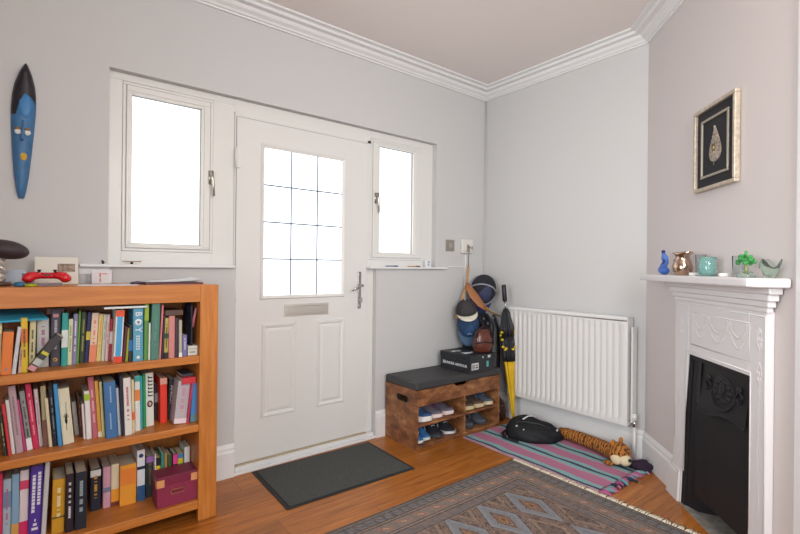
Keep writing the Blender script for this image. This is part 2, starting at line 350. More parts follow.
# pipe in the corner and white trunking
tag(MB().tube([(-.008,-.008,.19),(-.008,-.008,2.60)],.0055,10).build('corner_pipe',M_wall),'thin painted vertical pipe in the corner beside the radiator','pipe')
# ================================================================ fireplace
MI=mat('cast_iron_white','dcdadb',.42,bump=.03,bscale=60); MK=mat('black_cast_iron','17161a',.62,bump=.06,bscale=90)
t=thing('fireplace','white painted cast iron fireplace with a mantel shelf and black insert','fireplace',wc(0),CR)
p=MB(); F=-.05
zo=.776
p.prism([(.435,0),(.565,0),(.628,zo),(.628,1.04),(.494,1.04),(.494,.30),(.470,.16)],'y',F,-.001)
p.prism([(.628,zo),(1.098,zo),(1.098,1.04),(.628,1.04)],'y',F,-.001)
p.prism([(1.098,0),(1.255,0),(1.255,1.04),(1.098,1.04)],'y',F,-.001)
SUR=p.build('surround',MI,t,bevel=.004)
p=MB() # plinth block, beads and panel relief
p.prism([(.425,0),(.548,0),(.560,.150),(.462,.150)],'y',F-.014,F); p.prism([(.462,.150),(.560,.150),(.562,.165),(.468,.165)],'y',F-.008,F)
p.box(1.118,1.259,F-.006,F,0,.16)
def rope(pts,r,n=6): p.tube(pts,r,n)
rope([(.594,F,.18),(.614,F,zo+.016),(1.112,F,zo+.016),(1.112,F,.18)],.0045)
rope([(.503,F,.32),(.503,F,1.02),(1.246,F,1.02),(1.246,F,.18)],.004)
rope([(.655,F,.83),(.655,F,.985),(1.100,F,.985),(1.100,F,.83),(.655,F,.83)],.003)
p.build('moulding',MI,t)
G_=F+.0005
def rel(nm,f):
    p=MB(); f(p); p.build(nm,MI,SUR)
def swag(p,xa,xb,z,dip,r=.005): p.tube([(xa+(xb-xa)*i/12,G_-.0005,z-dip*math.sin(PI*i/12)) for i in range(13)],[r*(.5+.8*math.sin(PI*i/12)) for i in range(13)],6,flat=(.5,1))
for xa,xb in ((.67,.80),(.80,.96),(.96,1.09)): rel('swag_relief',lambda p:(swag(p,xa,xb,.965,.05),swag(p,xa,xb,.955,.085,.003)))
def flower(p,cx,zc,ra,rb,n,pr):
    for k in range(n): a=2*PI*k/n; p.ell((cx+ra*math.cos(a),G_,zc+rb*math.sin(a)),(pr,.0026,pr*1.3),8,5)
    p.ell((cx,G_,zc),(pr,.0032,pr),10,6)
for xx in (.67,.80,.96,1.09): rel('rosette_relief',lambda p:flower(p,xx,.965,.013,.013,5,.0075))
for (cx,zc) in ((1.19,.93),(.560,.90),(1.19,.80)): rel('flower_relief',lambda p:flower(p,cx,zc,.020,.034,8,.010))
def vine(p,x0,dx):
    p.tube([(x0+.006*math.sin(i*.9)+dx*i/10,G_,.22+i*.052) for i in range(11)],.0018,5)
    for i in range(10): z=.24+i*.052; xx=x0+dx*i/10+(.012 if i%2 else -.012); p.ell((xx,G_,z),(.008,.0016,.012),8,5)
rel('vine_relief',lambda p:vine(p,1.19,0)); rel('vine_relief',lambda p:vine(p,.545,.02))
# (the cast body is laid out on a nominal grid and brought to its measured width and depth here)
def fit(o):
    for v in o.data.vertices:
        x,y,z=v.co; v.co.x=(1.019*x-.054) if x<1.098 else 1.065+(x-1.098)*.637; v.co.y=y*.6 if y<0 else y
p=MB() # stepped cornice under the shelf
for (z0_,z1_,o_,xa_,xb_) in ((1.035,1.056,.036,.448,1.178),(1.056,1.080,.044,.440,1.192),(1.080,1.106,.052,.428,1.208),(1.106,1.132,.060,.412,1.226)):
    p.box(xa_,xb_,-o_,-.013,z0_,z1_)
CN=p.build('cornice',MI,t,bevel=.005)
p=MB(); 
pl=[(.262,-.013),(.262,-.132),(.270,-.140)]
for i in range(13):
    a=i/12; pl.append((.29+a*.93,-.146-.006*math.sin(PI*a)))
pl+=[(1.236,-.144),(1.250,-.132),(1.266,-.05),(1.268,-.013)]
p.prism(pl,'z',1.132,1.166); MS=p.build('mantel_shelf',MI,t,bevel=.008,seg=3)
p=MB() # cheeks, curved back of the fire recess
pp=[(.566,-.045),(.600,-.020),(.652,.014),(.680,.09),(.705,.165),(.78,.188),(.92,.188),(1.03,.165),(1.066,.05),(1.097,-.012)]
p.rings([[(x,y,.001) for x,y in pp],[(x+(.030 if i<2 else .012)*(1 if x<.9 else -.5),y,.40) for i,(x,y) in enumerate(pp)],[(max(x,.630)+(.0 if x>.9 else .012),min(y,.16),.778) for x,y in pp]],close=False,cap=False,smooth=False)
p.build('fire_recess',MK,t,recalc=False)
p=MB()
p.prism([(.567,.002),(.592,.002),(.654,zo-.002),(.630,zo-.002)],'y',-.040,-.020); p.prism([(1.074,.002),(1.096,.002),(1.096,zo-.002),(1.078,zo-.002)],'y',-.040,-.012)
p.prism([(.650,zo-.022),(1.080,zo-.022),(1.080,zo-.002),(.650,zo-.002)],'y',-.040,-.012); 
p.build('insert_frame',MK,t,bevel=.003)
def lipz(u): return .548+.012*u-.012*math.sin(2*PI*u*1.02+.3)
p=MB(); rows=[]; N_=24
for j in range(9):
    v=j/8; row=[]
    for i in range(N_+1):
        u=i/N_; x=.742+u*(1.084-.742); zl=lipz(u); z=zl+(.755-zl)*v
        y=-.030-.032*(1-v)**1.6-.010*math.sin(PI*u); row.append((x,y,z))
    rows.append(row)
p.rings(rows,close=False,cap=False); HOOD=p.build('hood',MK,t,recalc=False); MB().rings([[(.672,-.024,.555),(.742,-.055,.555)],[(.690,-.024,.755),(.742,-.040,.755)]],close=False,cap=False).build('hood_flank',MK,t)
p=MB(); p.tube([(.742+u*(1.084-.742),-.064-.010*math.sin(PI*u),lipz(u)) for u in [i/24 for i in range(25)]],.006,8); p.build('hood_lip',MK,HOOD)
p=MB(); cx,cz=.925,.668
p.tube([(cx+.088*math.cos(a),-.054+.03*math.sin(a)*.5,cz+.080*math.sin(a)) for a in [PI*1.08+PI*.85*i/20 for i in range(21)]],[.003+.005*math.sin(PI*i/20) for i in range(21)],6)
p.ell((cx,-.046,cz),(.078,.012,.070),20,8)
for k in range(11): a=2*PI*k/11; p.ell((cx+.05*math.cos(a),-.056,cz+.045*math.sin(a)),(.016,.007,.013),8,5)
p.ell((cx,-.060,cz+.01),(.02,.008,.028),10,6)
for sx in (-1,1):
    p.tube([(cx+sx*.09,-.05,cz+.0),(cx+sx*.112,-.052,cz+.03),(cx+sx*.132,-.05,cz+.01),(cx+sx*.12,-.05,cz-.02),(cx+sx*.105,-.05,cz-.005)],.006,6)
    p.ell((cx+sx*.11,-.05,cz+.035),(.018,.008,.014),8,5)
p.build('medallion',MK,HOOD)
p=MB(); p.rings([[(.672,-.024,z),(.74,-.024,z),(.80,-.022,z),(1.066,-.024,z)] for z in (.10,.60)],close=False,cap=False,smooth=False); p.build('fire_canopy',MK,t,recalc=False)
bpy.context.view_layer.update()
for o in [c for c in t.children_recursive if c not in (CN,MS)]: fit(o)
tag(MB().box(.524,1.062,-.034,.198,.0,.004).build('hearth_tile',mat('grey_hearth','8d8881',.7,noise=.25,nscale=30)),'grey stone hearth strip at the foot of the fireplace','hearth')
place(bpy.data.objects['hearth_tile'],wc(0,.0,0),CR)
BOOKS=[
(1,-3.0976,-3.0948,-0.312,0.0139,0.1936,'e6dcae','cream paperback',''),
(1,-3.0744,-3.0678,-0.348,0.0314,0.1615,'e07c38','plain orange paperback','b:888888'),
(1,-3.0519,-3.0351,-0.352,0.0121,0.1785,'c9ccd0','pale grey leaning paperback',''),
(1,-3.0347,-3.0281,-0.336,0.0101,0.0993,'c9a79a','thin dusty pink paperback','t:6b2b35'),
(1,-3.0192,-3.0228,-0.337,0.0196,0.2107,'dcb92e','yellow and orange paperback','k:.55:.8:d8762a;t:33302a'),
(1,-2.9992,-2.9954,-0.298,0.0193,0.2015,'d5cda0','cream book with dark title','t:2a2c2a'),
(1,-2.9632,-2.9639,-0.257,0.0391,0.1956,'c9c9c4','light grey book with pink lettering','t:b0508a'),
(1,-2.9237,-2.9224,-0.273,0.0319,0.2315,'4a4653','thick charcoal hardback with a gold ring low on its spine','g:;t:b9b3bb'),
(1,-2.8943,-2.8917,-0.282,0.0206,0.2184,'2fa39a','teal and white paperback','k:.35:.68:dfe6e2'),
(1,-2.876,-2.8718,-0.272,0.0147,0.1914,'d9deb8','pale lime paperback','t:8a9a5a'),
(1,-2.86,-2.8543,-0.271,0.0161,0.2112,'8a83a6','lavender grey paperback','t:e8e4f0'),
(1,-2.8479,-2.8407,-0.267,0.0066,0.2228,'6fae45','thin leaf green paperback',''),
(1,-2.8331,-2.8255,-0.253,0.0195,0.2166,'34402c','dark olive book with faded gold lettering','t:a79f5e'),
(1,-2.8156,-2.8057,-0.253,0.0142,0.2134,'28305f','navy book with small yellow title','k:.45:.62:c9b83e'),
(1,-2.7954,-2.7845,-0.254,0.0247,0.2103,'eccfb8','salmon and white paperback','k:0:.35:e58d68;t:d9775a'),
(1,-2.7733,-2.7632,-0.257,0.0161,0.2051,'e3c880','pale yellow paperback','t:d59a3c'),
(1,-2.757,-2.7485,-0.256,0.0122,0.2019,'cdd3c4','pale sage paperback','t:8da08f'),
(1,-2.7443,-2.7376,-0.265,0.0111,0.2021,'e6c6c6','pale pink paperback','t:c07a86'),
(1,-2.732,-2.7254,-0.26,0.0102,0.1813,'b8414c','slim red and white paperback','k:.4:.7:e7d8d8'),
(1,-2.7114,-2.7022,-0.336,0.0297,0.2238,'e9e7e0','white paperback with blue panel and red ends','p:.12:.88:4aa3d6;k:.88:1:e0552f;k:0:.12:dc4a2f'),
(1,-2.6891,-2.6781,-0.33,0.0105,0.1503,'5c2d38','thin maroon paperback',''),
(1,-2.6775,-2.6687,-0.333,0.0095,0.1456,'96a02e','thin olive yellow paperback',''),
(1,-2.6636,-2.6613,-0.335,0.014,0.154,'2a3038','thin black and blue paperback','k:.3:.6:2a6fb0'),
(1,-2.635,-2.6358,-0.342,0.0379,0.2294,'5b9fbb','thick sky blue book with big white letters','T:BOY'),
(1,-2.6045,-2.6024,-0.337,0.0164,0.2474,'5c8f45','green and yellow paperback','k:.7:1:8fae3e'),
(1,-2.5923,-2.5911,-0.346,0.0069,0.1635,'e7e7e2','very thin white booklet',''),
(1,-2.5719,-2.5673,-0.352,0.0326,0.2492,'4f7f70','tall grey green hardback','t:5d8d7d'),
(1,-2.5512,-2.5407,-0.352,0.0076,0.2414,'d97f83','thin coral pink leaning paperback',''),
(1,-2.5408,-2.5327,-0.352,0.0081,0.1916,'3a2f38','thin black paperback',''),
(1,-2.5262,-2.5242,-0.352,0.0163,0.1821,'b0a052','mottled yellow and black book','k:.0:.15:2c2b28;k:.5:.62:2c4a38;t:2c2b28'),
(1,-2.5031,-2.5028,-0.352,0.0246,0.1899,'c98580','dusty rose paperback',''),
(1,-2.4818,-2.4819,-0.352,0.0147,0.1796,'43303c','dark plum paperback',''),
(1,-2.4658,-2.467,-0.352,0.0128,0.1695,'b4b29c','grey beige slim paperback','k:.0:.12:e8e8e0'),
(1,-2.4446,-2.4451,-0.338,0.0197,0.0973,'7d78a8','short lilac paperback','t:d8d6ea'),
(2,-3.0744,-3.0902,-0.303,0.0113,0.1607,'2f3b33','dark green paperback','t:b8b07a'),
(2,-3.0616,-3.083,-0.313,0.0088,0.2038,'cc3b44','slim red leaning paperback',''),
(2,-3.0509,-3.0721,-0.297,0.0113,0.2135,'dcdad8','slim white leaning paperback',''),
(2,-3.032,-3.0596,-0.299,0.0218,0.2661,'b79fa6','greyish mauve leaning book','t:8d717c'),
(2,-3.0155,-3.0409,-0.287,0.0089,0.2059,'c1447c','slim magenta leaning paperback',''),
(2,-3.0007,-3.0291,-0.286,0.0167,0.239,'8e9590','black and white marbled paperback','t:1f2422;k:.0:.2:e6e6e6'),
(2,-2.9818,-3.0106,-0.287,0.0183,0.2641,'c92f57','crimson leaning paperback','t:f0a0b0'),
(2,-2.9656,-2.9858,-0.267,0.0129,0.2362,'ddd0d2','pale pinkish white paperback','t:b790a0'),
(2,-2.95,-2.9628,-0.285,0.0171,0.2485,'a9a07c','khaki paperback with brown lower spine','k:0:.45:7a5344'),
(2,-2.9354,-2.9523,-0.296,0.0109,0.201,'d8ccae','slim cream leaning paperback',''),
(2,-2.9201,-2.9389,-0.295,0.0151,0.2388,'23262e','black leaning paperback','t:8090a0'),
(2,-2.9049,-2.9238,-0.306,0.0131,0.2551,'3f92cc','bright blue leaning paperback',''),
(2,-2.8766,-2.897,-0.301,0.037,0.2316,'dad6bb','thick cream book with a black plant drawing','P:'),
(2,-2.8428,-2.8564,-0.199,0.0155,0.1454,'cfc6bb','short beige paperback',''),
(2,-2.8297,-2.8405,-0.238,0.0094,0.1689,'4b342c','dark brown slim paperback','t:c4692f'),
(2,-2.82,-2.8292,-0.273,0.0089,0.1499,'e3d5d8','slim white and pink paperback',''),
(2,-2.805,-2.8163,-0.285,0.0188,0.2052,'e4e2de','white paperback with a lime patch on top','k:.8:.94:a5c43a'),
(2,-2.7831,-2.803,-0.287,0.0195,0.2629,'c06a76','rose red paperback','t:e8c0c4'),
(2,-2.7661,-2.7834,-0.286,0.0126,0.2427,'dca44a','amber paperback','k:0:.1:e7dcc0'),
(2,-2.7541,-2.7685,-0.294,0.0102,0.2381,'d8cf95','pale yellow slim paperback',''),
(2,-2.7269,-2.7392,-0.329,0.0416,0.2408,'4272a6','thick blue hardback with pale title','T2:'),
(2,-2.6965,-2.7084,-0.308,0.0098,0.2061,'e2e4e6','thin white paperback',''),
(2,-2.6855,-2.6983,-0.33,0.0109,0.261,'292b3c','dark navy paperback',''),
(2,-2.6658,-2.6761,-0.331,0.0273,0.2493,'e0dcd4','white paperback with red and violet title','t:b8506a'),
(2,-2.6447,-2.6516,-0.317,0.0114,0.2342,'d7cba6','slim cream paperback with an orange mark','k:.25:.4:e06a3c'),
(2,-2.626,-2.6316,-0.3,0.0196,0.2458,'e2e2dc','white paperback with an orange fruit','k:.55:.75:e8884a;k:.9:1:3aa6a0'),
(2,-2.6106,-2.615,-0.295,0.0086,0.2427,'3fa9b8','thin turquoise paperback',''),
(2,-2.5934,-2.5981,-0.26,0.0118,0.2426,'2f9a5c','emerald green paperback',''),
(2,-2.5704,-2.576,-0.26,0.0314,0.2443,'e3e3d8','white book with bold black letters and a round face','L:'),
(2,-2.5332,-2.5355,-0.19,0.0123,0.1734,'3c3438','narrow dark paperback','k:.5:.75:a8a3a3'),
(2,-2.5119,-2.5156,-0.252,0.0292,0.2114,'e23c2c','bright scarlet book with a flowered top','k:.86:1:d9a08c'),
(2,-2.474,-2.4672,-0.21,0.0272,0.1915,'33353a','charcoal book with white capitals','T:AFRICA'),
(2,-2.4558,-2.4363,-0.311,0.0525,0.1976,'b9b2b8','broad grey leaning book','k:0:.12:e6d8dc;t:c590a4'),
(2,-2.426,-2.4062,-0.332,0.0058,0.193,'d23a5e','thin raspberry leaning paperback',''),
(2,-2.3989,-2.3867,-0.319,0.0297,0.1825,'4c8fd0','sky blue book with an orange corner','k:0:.2:5f8f9a'),
(3,-3.0938,-3.093,-0.264,0.02,0.2757,'da2f5c','raspberry pink paperback',''),
(3,-3.0708,-3.0696,-0.257,0.0243,0.2472,'a9bccb','pale blue patterned paperback','k:.55:.8:6f8fb0;t:b06a80'),
(3,-3.0452,-3.0444,-0.26,0.0229,0.2611,'86aecb','light blue paperback','k:0:.25:d0a35a'),
(3,-3.0193,-3.0168,-0.263,0.0271,0.2706,'e2d6da','white paperback with pink bands','k:.72:.85:d8476e;k:0:.25:d42f68'),
(3,-2.9849,-2.9774,-0.28,0.0405,0.2824,'52389b','thick purple book with two lines of white lettering','W:'),
(3,-2.9563,-2.9444,-0.293,0.0155,0.2945,'c9c8c9','slim silver grey paperback',''),
(3,-2.9101,-2.9067,-0.302,0.0411,0.2187,'cf9a2c','thick mustard book with cream title','t:e6ddb0;k:.28:.31:5a4a20'),
(3,-2.8732,-2.8719,-0.321,0.0272,0.2366,'2a2029','black book with white capitals','t:dcd8dc'),
(3,-2.8347,-2.8337,-0.323,0.0391,0.2353,'222734','broad black book with a thin pale title','t:9fb0b4'),
(3,-2.7725,-2.7724,-0.19,0.0382,0.1849,'24283a','navy book with a yellow title and white badge','k:.82:.98:e0e0dc;t:d8a030'),
(3,-2.7297,-2.7303,-0.19,0.0288,0.1828,'d3a1b4','pale pink paperback with a small dark emblem','k:.38:.5:7b7f95'),
(3,-2.6979,-2.6982,-0.19,0.0301,0.1881,'e8d9b8','white and orange fading paperback','k:0:.1:7a3a2c;k:.1:.4:efa035'),
(3,-2.6505,-2.6498,-0.216,0.0635,0.1823,'eca236','broad orange flamed book','k:.5:.9:e8883a'),
(3,-2.5966,-2.5988,-0.212,0.0319,0.235,'dfe5ec','white and blue book with a round blue badge','k:0:.3:2f5d8e;k:.62:.68:25304a;G:'),
(3,-2.5581,-2.5585,-0.2,0.0313,0.1934,'3a3f3c','dark mottled paperback with a violet top','k:.85:1:a070b4;t:7a6a4a'),
(3,-2.5418,-2.5418,-0.232,0.0001,0.2088,'e6e4de','thin white paperback behind the burgundy box',''),
(3,-2.5296,-2.5296,-0.232,0.0176,0.1898,'e0c020','yellow and black paperback behind the burgundy box','k:.8:1:25242a'),
(3,-2.5118,-2.5118,-0.232,0.0125,0.2085,'3f8f86','thin teal paperback behind the burgundy box',''),
(3,-2.4975,-2.4975,-0.232,0.0125,0.2045,'b08a4e','thin tan paperback behind the burgundy box',''),
(3,-2.4801,-2.4801,-0.232,0.0183,0.19,'3d5c3a','dark green paperback behind the burgundy box',''),
(3,-2.4568,-2.4568,-0.232,0.0194,0.1883,'2f2f33','black paperback with a pink top behind the burgundy box','k:.75:1:e0478e'),
(3,-2.4332,-2.4332,-0.232,0.0227,0.1862,'d5c22a','yellow and blue paperback behind the burgundy box','k:.88:1:4a7fb8;k:.6:.75:4a9a50'),
(3,-2.4035,-2.4035,-0.232,0.0238,0.2116,'e1e3e0','taller white paperback behind the burgundy box',''),
]
# ================================================================ bookcase
def oak(name,cols,sc=(1,1,1),rough=.42):
    m,nt,b,N,L,M,ramp,mix,noise,coords,bump=nodes_mat(name,rough)
    v=coords(sc); n=noise(v,4,5,.6); v2=coords(tuple(k*3 for k in sc)); n2=noise(v2,9,4,.6)
    c=ramp(n,[(.25,cols[0]),(.5,cols[1]),(.75,cols[2])],'LINEAR'); c=mix(M('MULTIPLY',n2,.35),c,cols[3]); L(c,b.inputs['Base Color']); bump(n2,.08,.001); return m
OC=('b0682a','c87c34','d89048','9a5820')
M_oakh=oak('honey_oak_horizontal',OC,(1,6,14)); M_oakv=oak('honey_oak_upright',OC,(14,6,1)); M_oakb=oak('honey_oak_back',('b0682c','c07634','cc8646','985626'),(14,6,1))
bx0,bx1,byf,byb=-3.43,-2.305,-.372,-.02; ix0,ix1=-3.348,-2.387
t=thing('bookcase','honey oak bookcase with three shelves of books left of the front door','bookcase',((bx0+bx1)/2,(byf+byb)/2,0))
ox,oy=(bx0+bx1)/2,(byf+byb)/2
for x0,x1 in ((ix1,bx1),(bx0,ix0)):
    p=MB(); p.box(x0-ox,x1-ox,byf-oy,byf+.035-oy,0,1.1); p.build('front_post',M_oakv,t,bevel=.003)
    a=bx1 if x1==bx1 else bx0+.02
    p=MB(); p.box(a-.02-ox,a-ox,byf+.035-oy,byb-oy,.0,1.095); p.build('side_panel',M_oakv,t,bevel=.002)
    p=MB(); p.box((ix1 if x1==bx1 else ix0-.02)-ox,(ix1+.02 if x1==bx1 else ix0)-ox,byf+.035-oy,byb-oy,.057,1.08); p.build('inner_panel',M_oakb,t)
p=MB(); p.box(ix0-ox,ix1-ox,byf-oy,byf+.03-oy,1.021,1.1); p.build('top_rail',M_oakh,t,bevel=.002)
p=MB(); p.box(ix0-.06-ox,bx1-.022-ox,byf+.03-oy,byb-oy,1.075,1.1); p.build('top_board',M_oakh,t,bevel=.002)
for a,b in ((.735,.770),(.417,.450),(.057,.096)):
    p=MB(); p.box(ix0-ox,ix1-ox,byf+.002-oy,byb-.012-oy,a,b); p.build('shelf',M_oakh,t,bevel=.003)
p=MB(); p.box(ix0-ox,ix1-ox,byb-.012-oy,byb-oy,.05,1.08); p.build('back_panel',M_oakb,t)
# books
M_page=mat('book_pages','cfc7b2',.9,noise=.2,nscale=60,stretch=(60,1,1))
HC={}
def hm(h,r=.45):
    h=h if h else 'cccccc'
    if h not in HC: HC[h]=mat('cover_'+{0:'red',1:'green',2:'blue'}[max(range(3),key=lambda i:int(h[2*i:2*i+2],16))],h,r)
    return HC[h]
rnd=random.Random(7)
SH={1:('top shelf',.770),2:('middle shelf',.450),3:('bottom shelf',.096)}
def book(b,prev):
    sh,xb,xt,y,w,h,col,desc,ex=b; z=SH[sh][1]; dep=min(.15,-y-.04)
    if 'broad grey' in desc: dep=.09
    if 'behind the burgundy' in desc: dep=.105
    mats=[hm(col)]; k=.0016
    w=max(w,.005); m=MB(); m.mi=0
    hw=w/2
    # spine gently rounded, two boards
    sp=[(-hw,k),(-hw,.0),(-hw*.7,-.0016),(0,-.0024),(hw*.7,-.0016),(hw,0),(hw,k)]
    m.prism(sp,'z',0,h); m.box(-hw,-hw+k,k,dep,0,h); m.box(hw-k,hw,k,dep,0,h)
    txt=None
    for part in [q for q in ex.split(';') if q]:
        f=part.split(':')
        if f[0] in 'kp':
            c=hm(f[3]); mats.append(c); ins=w*.16 if f[0]=='p' else 0
            m.mi=len(mats)-1; m.box(-hw+ins*1.0-(0 if ins else .0003),hw-ins+(0 if ins else .0003),-.0032,k,float(f[1])*h+(0 if float(f[1]) else .0004),float(f[2])*h-.0004)
        elif f[0]=='t':
            mats.append(hm(f[1])); m.mi=len(mats)-1; zz=h*(.22+.1*rnd.random())
            while zz<h*.84:
                l=h*rnd.uniform(.02,.05); m.box(-hw*.26,hw*.30,-.0034,-.001,zz,zz+l*.45); zz+=l*.45+h*.007
                if rnd.random()<.12: zz+=h*.05
        elif f[0]=='b':
            mats.append(hm(f[1])); m.mi=len(mats)-1; m.box(-.003,.003,-.003,0,.014,.024)
        elif f[0]=='g':
            mats.append(hm('e0a83a')); m.mi=len(mats)-1; m.lathe([(.004,-.0008),(.0075,-.0008),(.0075,.0008),(.004,.0008)],14,M=Tm((0,-.003,.028),rx=R(90)),cap=False)
            mats.append(hm('c88f98')); m.mi=len(mats)-1; m.box(-.009,.009,-.003,0,h-.03,h-.016)
        elif f[0]=='G':
            mats.append(hm('e8e8e8')); m.mi=len(mats)-1; m.box(-hw+.0004,hw-.0004,-.003,0,h*.8,h-.001); mats.append(hm('2c3f74')); m.mi=len(mats)-1; m.ell((0,-.003,h*.89),(.010,.001,.010),12,4)
            mats.append(hm('dfe3e6')); m.mi=len(mats)-1
            for i in range(9): m.box(-hw*.6+rnd.random()*.004,hw*.6-rnd.random()*.004,-.0036,0,h*(.36+.028*i),h*(.38+.028*i))
        elif f[0]=='P':
            mats.append(hm('1f2320')); m.mi=len(mats)-1
            m.tube([(-.002,-.003,h*.25),(.001,-.0034,h*.45),(.004,-.003,h*.75)],.0008,5); m.ell((-.001,-.003,h*.42),(.0045,.0008,.014),8,5)
            for i in range(7): a=R(20+i*22); m.tube([(0,-.003,h*.46),(.011*math.cos(a),-.0032,h*.46+.022*math.sin(a))],.0007,4)
        elif f[0]=='L':
            mats.append(hm('2b2b30')); m.mi=len(mats)-1
            for i,c in enumerate('HILHHI'): m.box(-hw*.45,hw*.75,-.0036,-.001,h*(.56+.068*i),h*(.56+.068*i)+h*.022); m.box(-hw*.45,-hw*.2,-.0036,-.001,h*(.56+.068*i),h*(.56+.068*i)+h*.045)
            mats.append(hm('5a3136')); m.mi=len(mats)-1; m.ell((0,-.003,h*.42),(.012,.0012,.016),14,5); mats.append(hm('d9b9b0')); m.mi=len(mats)-1; m.ell((0,-.0042,h*.42),(.006,.0008,.009),10,4)
        elif f[0]=='T':
            mats.append(hm('ecebe4')); m.mi=len(mats)-1
            if f[1]=='BOY':
                zc=h-.024
                m.text('B',.036,Tm((0,-.0032,h-.024))@UPR@Matrix.Rotation(R(-90),4,'Z')); m.lathe([(.006,-.0008),(.014,-.0008),(.014,.0008),(.006,.0008)],18,M=Tm((0,-.003,h-.060),rx=R(90)),cap=False); m.text('Y',.036,Tm((0,-.0032,h-.093))@UPR@Matrix.Rotation(R(-90),4,'Z'))
                for i in range(2):
                    for j in range(6): m.box(-.007+i*.008,-.003+i*.008,-.0034,-.001,h-.125-j*.011,h-.118-j*.011)
                m.ell((0,-.003,.016),(.007,.0008,.008),10,4)
            else:
                m.text(f[1],.021,Tm((-.001,-.0034,h*.62))@UPR@Matrix.Rotation(R(-90),4,'Z'),sx=1.25)
        elif f[0]=='T2':
            mats.append(hm('9fb8cf')); m.mi=len(mats)-1
            for j in range(9): m.box(-.001,.004,-.0034,-.001,h*.9-j*.008,h*.9-j*.008+.0055)
            for j in range(10): m.box(-.005,.000,-.0034,-.001,h*.16+j*.007,h*.16+j*.007+.005)
        elif f[0]=='W':
            mats.append(hm('e4e2ea')); m.mi=len(mats)-1
            for cx_,za,zb in ((.009,.45,.9),(-.008,.35,.86)):
                zz=h*za
                while zz<h*zb: l=rnd.uniform(.008,.014); m.box(cx_-.005,cx_+.005,-.0036,-.001,zz,zz+l); zz+=l+.003
            for i in range(3): m.box(-.010+i*.004,.010-i*.004,-.0036,-.001,h*(.1+.06*i),h*(.135+.06*i))
    sh_=(xt-xb)
    nm='book'
    o=m.build(nm,mats)
    lean=math.atan2(sh_,h)
    o.matrix_world=Matrix.Translation((xb+ (0),y,z+abs(math.sin(lean))*hw+.0003))@Matrix.Rotation(lean,4,'Y')
    p=MB(); p.box(-hw+k,hw-k,k,dep-.004,.003,h-.003); p.build('pages',M_page,o)
    return o
import re
prev=None
seen={}
for i,b in enumerate(BOOKS):
    o=book(b,prev); sh=b[0]; desc=b[7]
    nb=None
    same=[q for q in BOOKS if q[0]==sh]; j=same.index(b)
    short=lambda d:' '.join(d.split(' with ')[0].split(' behind ')[0].split()[:3])
    lab=desc
    if len(desc.split())<=11: lab=desc+(' on the ' if sh!=2 else ' on the ')+SH[sh][0]+' of the bookcase'
    if len(lab.split())<=9 and j>0: lab=desc+', '+SH[sh][0]+', right of the '+short(same[j-1][7])
    if j==0: lab=desc+' at the left end of the '+SH[sh][0]
    if len(lab.split())>14: lab=desc+', '+SH[sh][0]
    if 'behind the burgundy' in desc: lab=desc
    assert len(lab.split())<=16,lab
    tag(o,lab,'book','books standing on the '+SH[sh][0])
def flatbook(name,label,x0,x1,y0,y1,z0,z1,col,rz=0,tilt=0,cat='book',group=None):
    cx,cy=(x0+x1)/2,(y0+y1)/2; hx,hy,h=(x1-x0)/2,(y1-y0)/2,z1-z0
    m=MB(); k=.0015
    m.box(-hx,hx,-hy,hy,0,k).box(-hx,hx,-hy,hy,h-k,h).box(-hx,hx,-hy,-hy+k,k,h-k)
    o=m.build(name,hm(col)); o.matrix_world=Matrix.Translation((cx,cy,z0))@Matrix.Rotation(rz,4,'Z')@Matrix.Rotation(tilt,4,'Y')
    MB().box(-hx+.003,hx-.003,-hy+k,hy-.003,k,h-k).build('pages',M_page,o)
    return tag(o,label,cat,group)
fb=flatbook('book','turquoise book lying across the top of the upright books, left end',-3.16,-2.965,-.345,-.20,.985,.993,'3aa3c4',rz=0)
fb.matrix_world=Matrix.Translation((-3.062,-.272,.984))@Matrix.Rotation(R(16),4,'Z')@Matrix.Rotation(R(13),4,'X')
flatbook('book','brown book lying on top of the light grey book',-2.952,-2.895,-.25,-.11,.983,1.006,'6b4c3f')
flatbook('magazine','white magazine lying across the tops of the blue panelled books',-2.763,-2.603,-.355,-.20,1.003,1.0115,'dfe2e4',cat='magazine')
flatbook('book','brown and tan book lying flat on the dusty rose paperback',-2.528,-2.455,-.345,-.2,.962,.985,'5b4339')
flatbook('book','red book lying flat on the sky blue book, middle shelf',-2.452,-2.392,-.33,-.19,.6365,.665,'cc3a42')
flatbook('book','thin dark book topmost over the red book, middle shelf',-2.448,-2.394,-.30,-.18,.666,.678,'3b4044')
# slanting dark book leaning across the light grey book
m=MB(); m.box(-.012,.012,0,.10,0,.155); m.mi=1; m.box(-.0125,.0125,-.0006,.02,.001,.02); m.mi=2; m.box(-.0125,.0125,-.0008,.004,.07,.082); m.mi=3; m.box(-.0125,.0125,-.0006,.02,.025,.05)
o=m.build('book',[hm('3d3a3c'),hm('c98f95'),hm('c9c23a'),hm('b9bdb9')]); o.matrix_world=Matrix.Translation((-3.002,-.352,.778))@Matrix.Rotation(R(36),4,'Y')
MB().box(-.010,.010,.002,.098,.003,.1555).build('pages',M_page,o); tag(o,'small dark book slanting steeply in front of the light grey book','book')
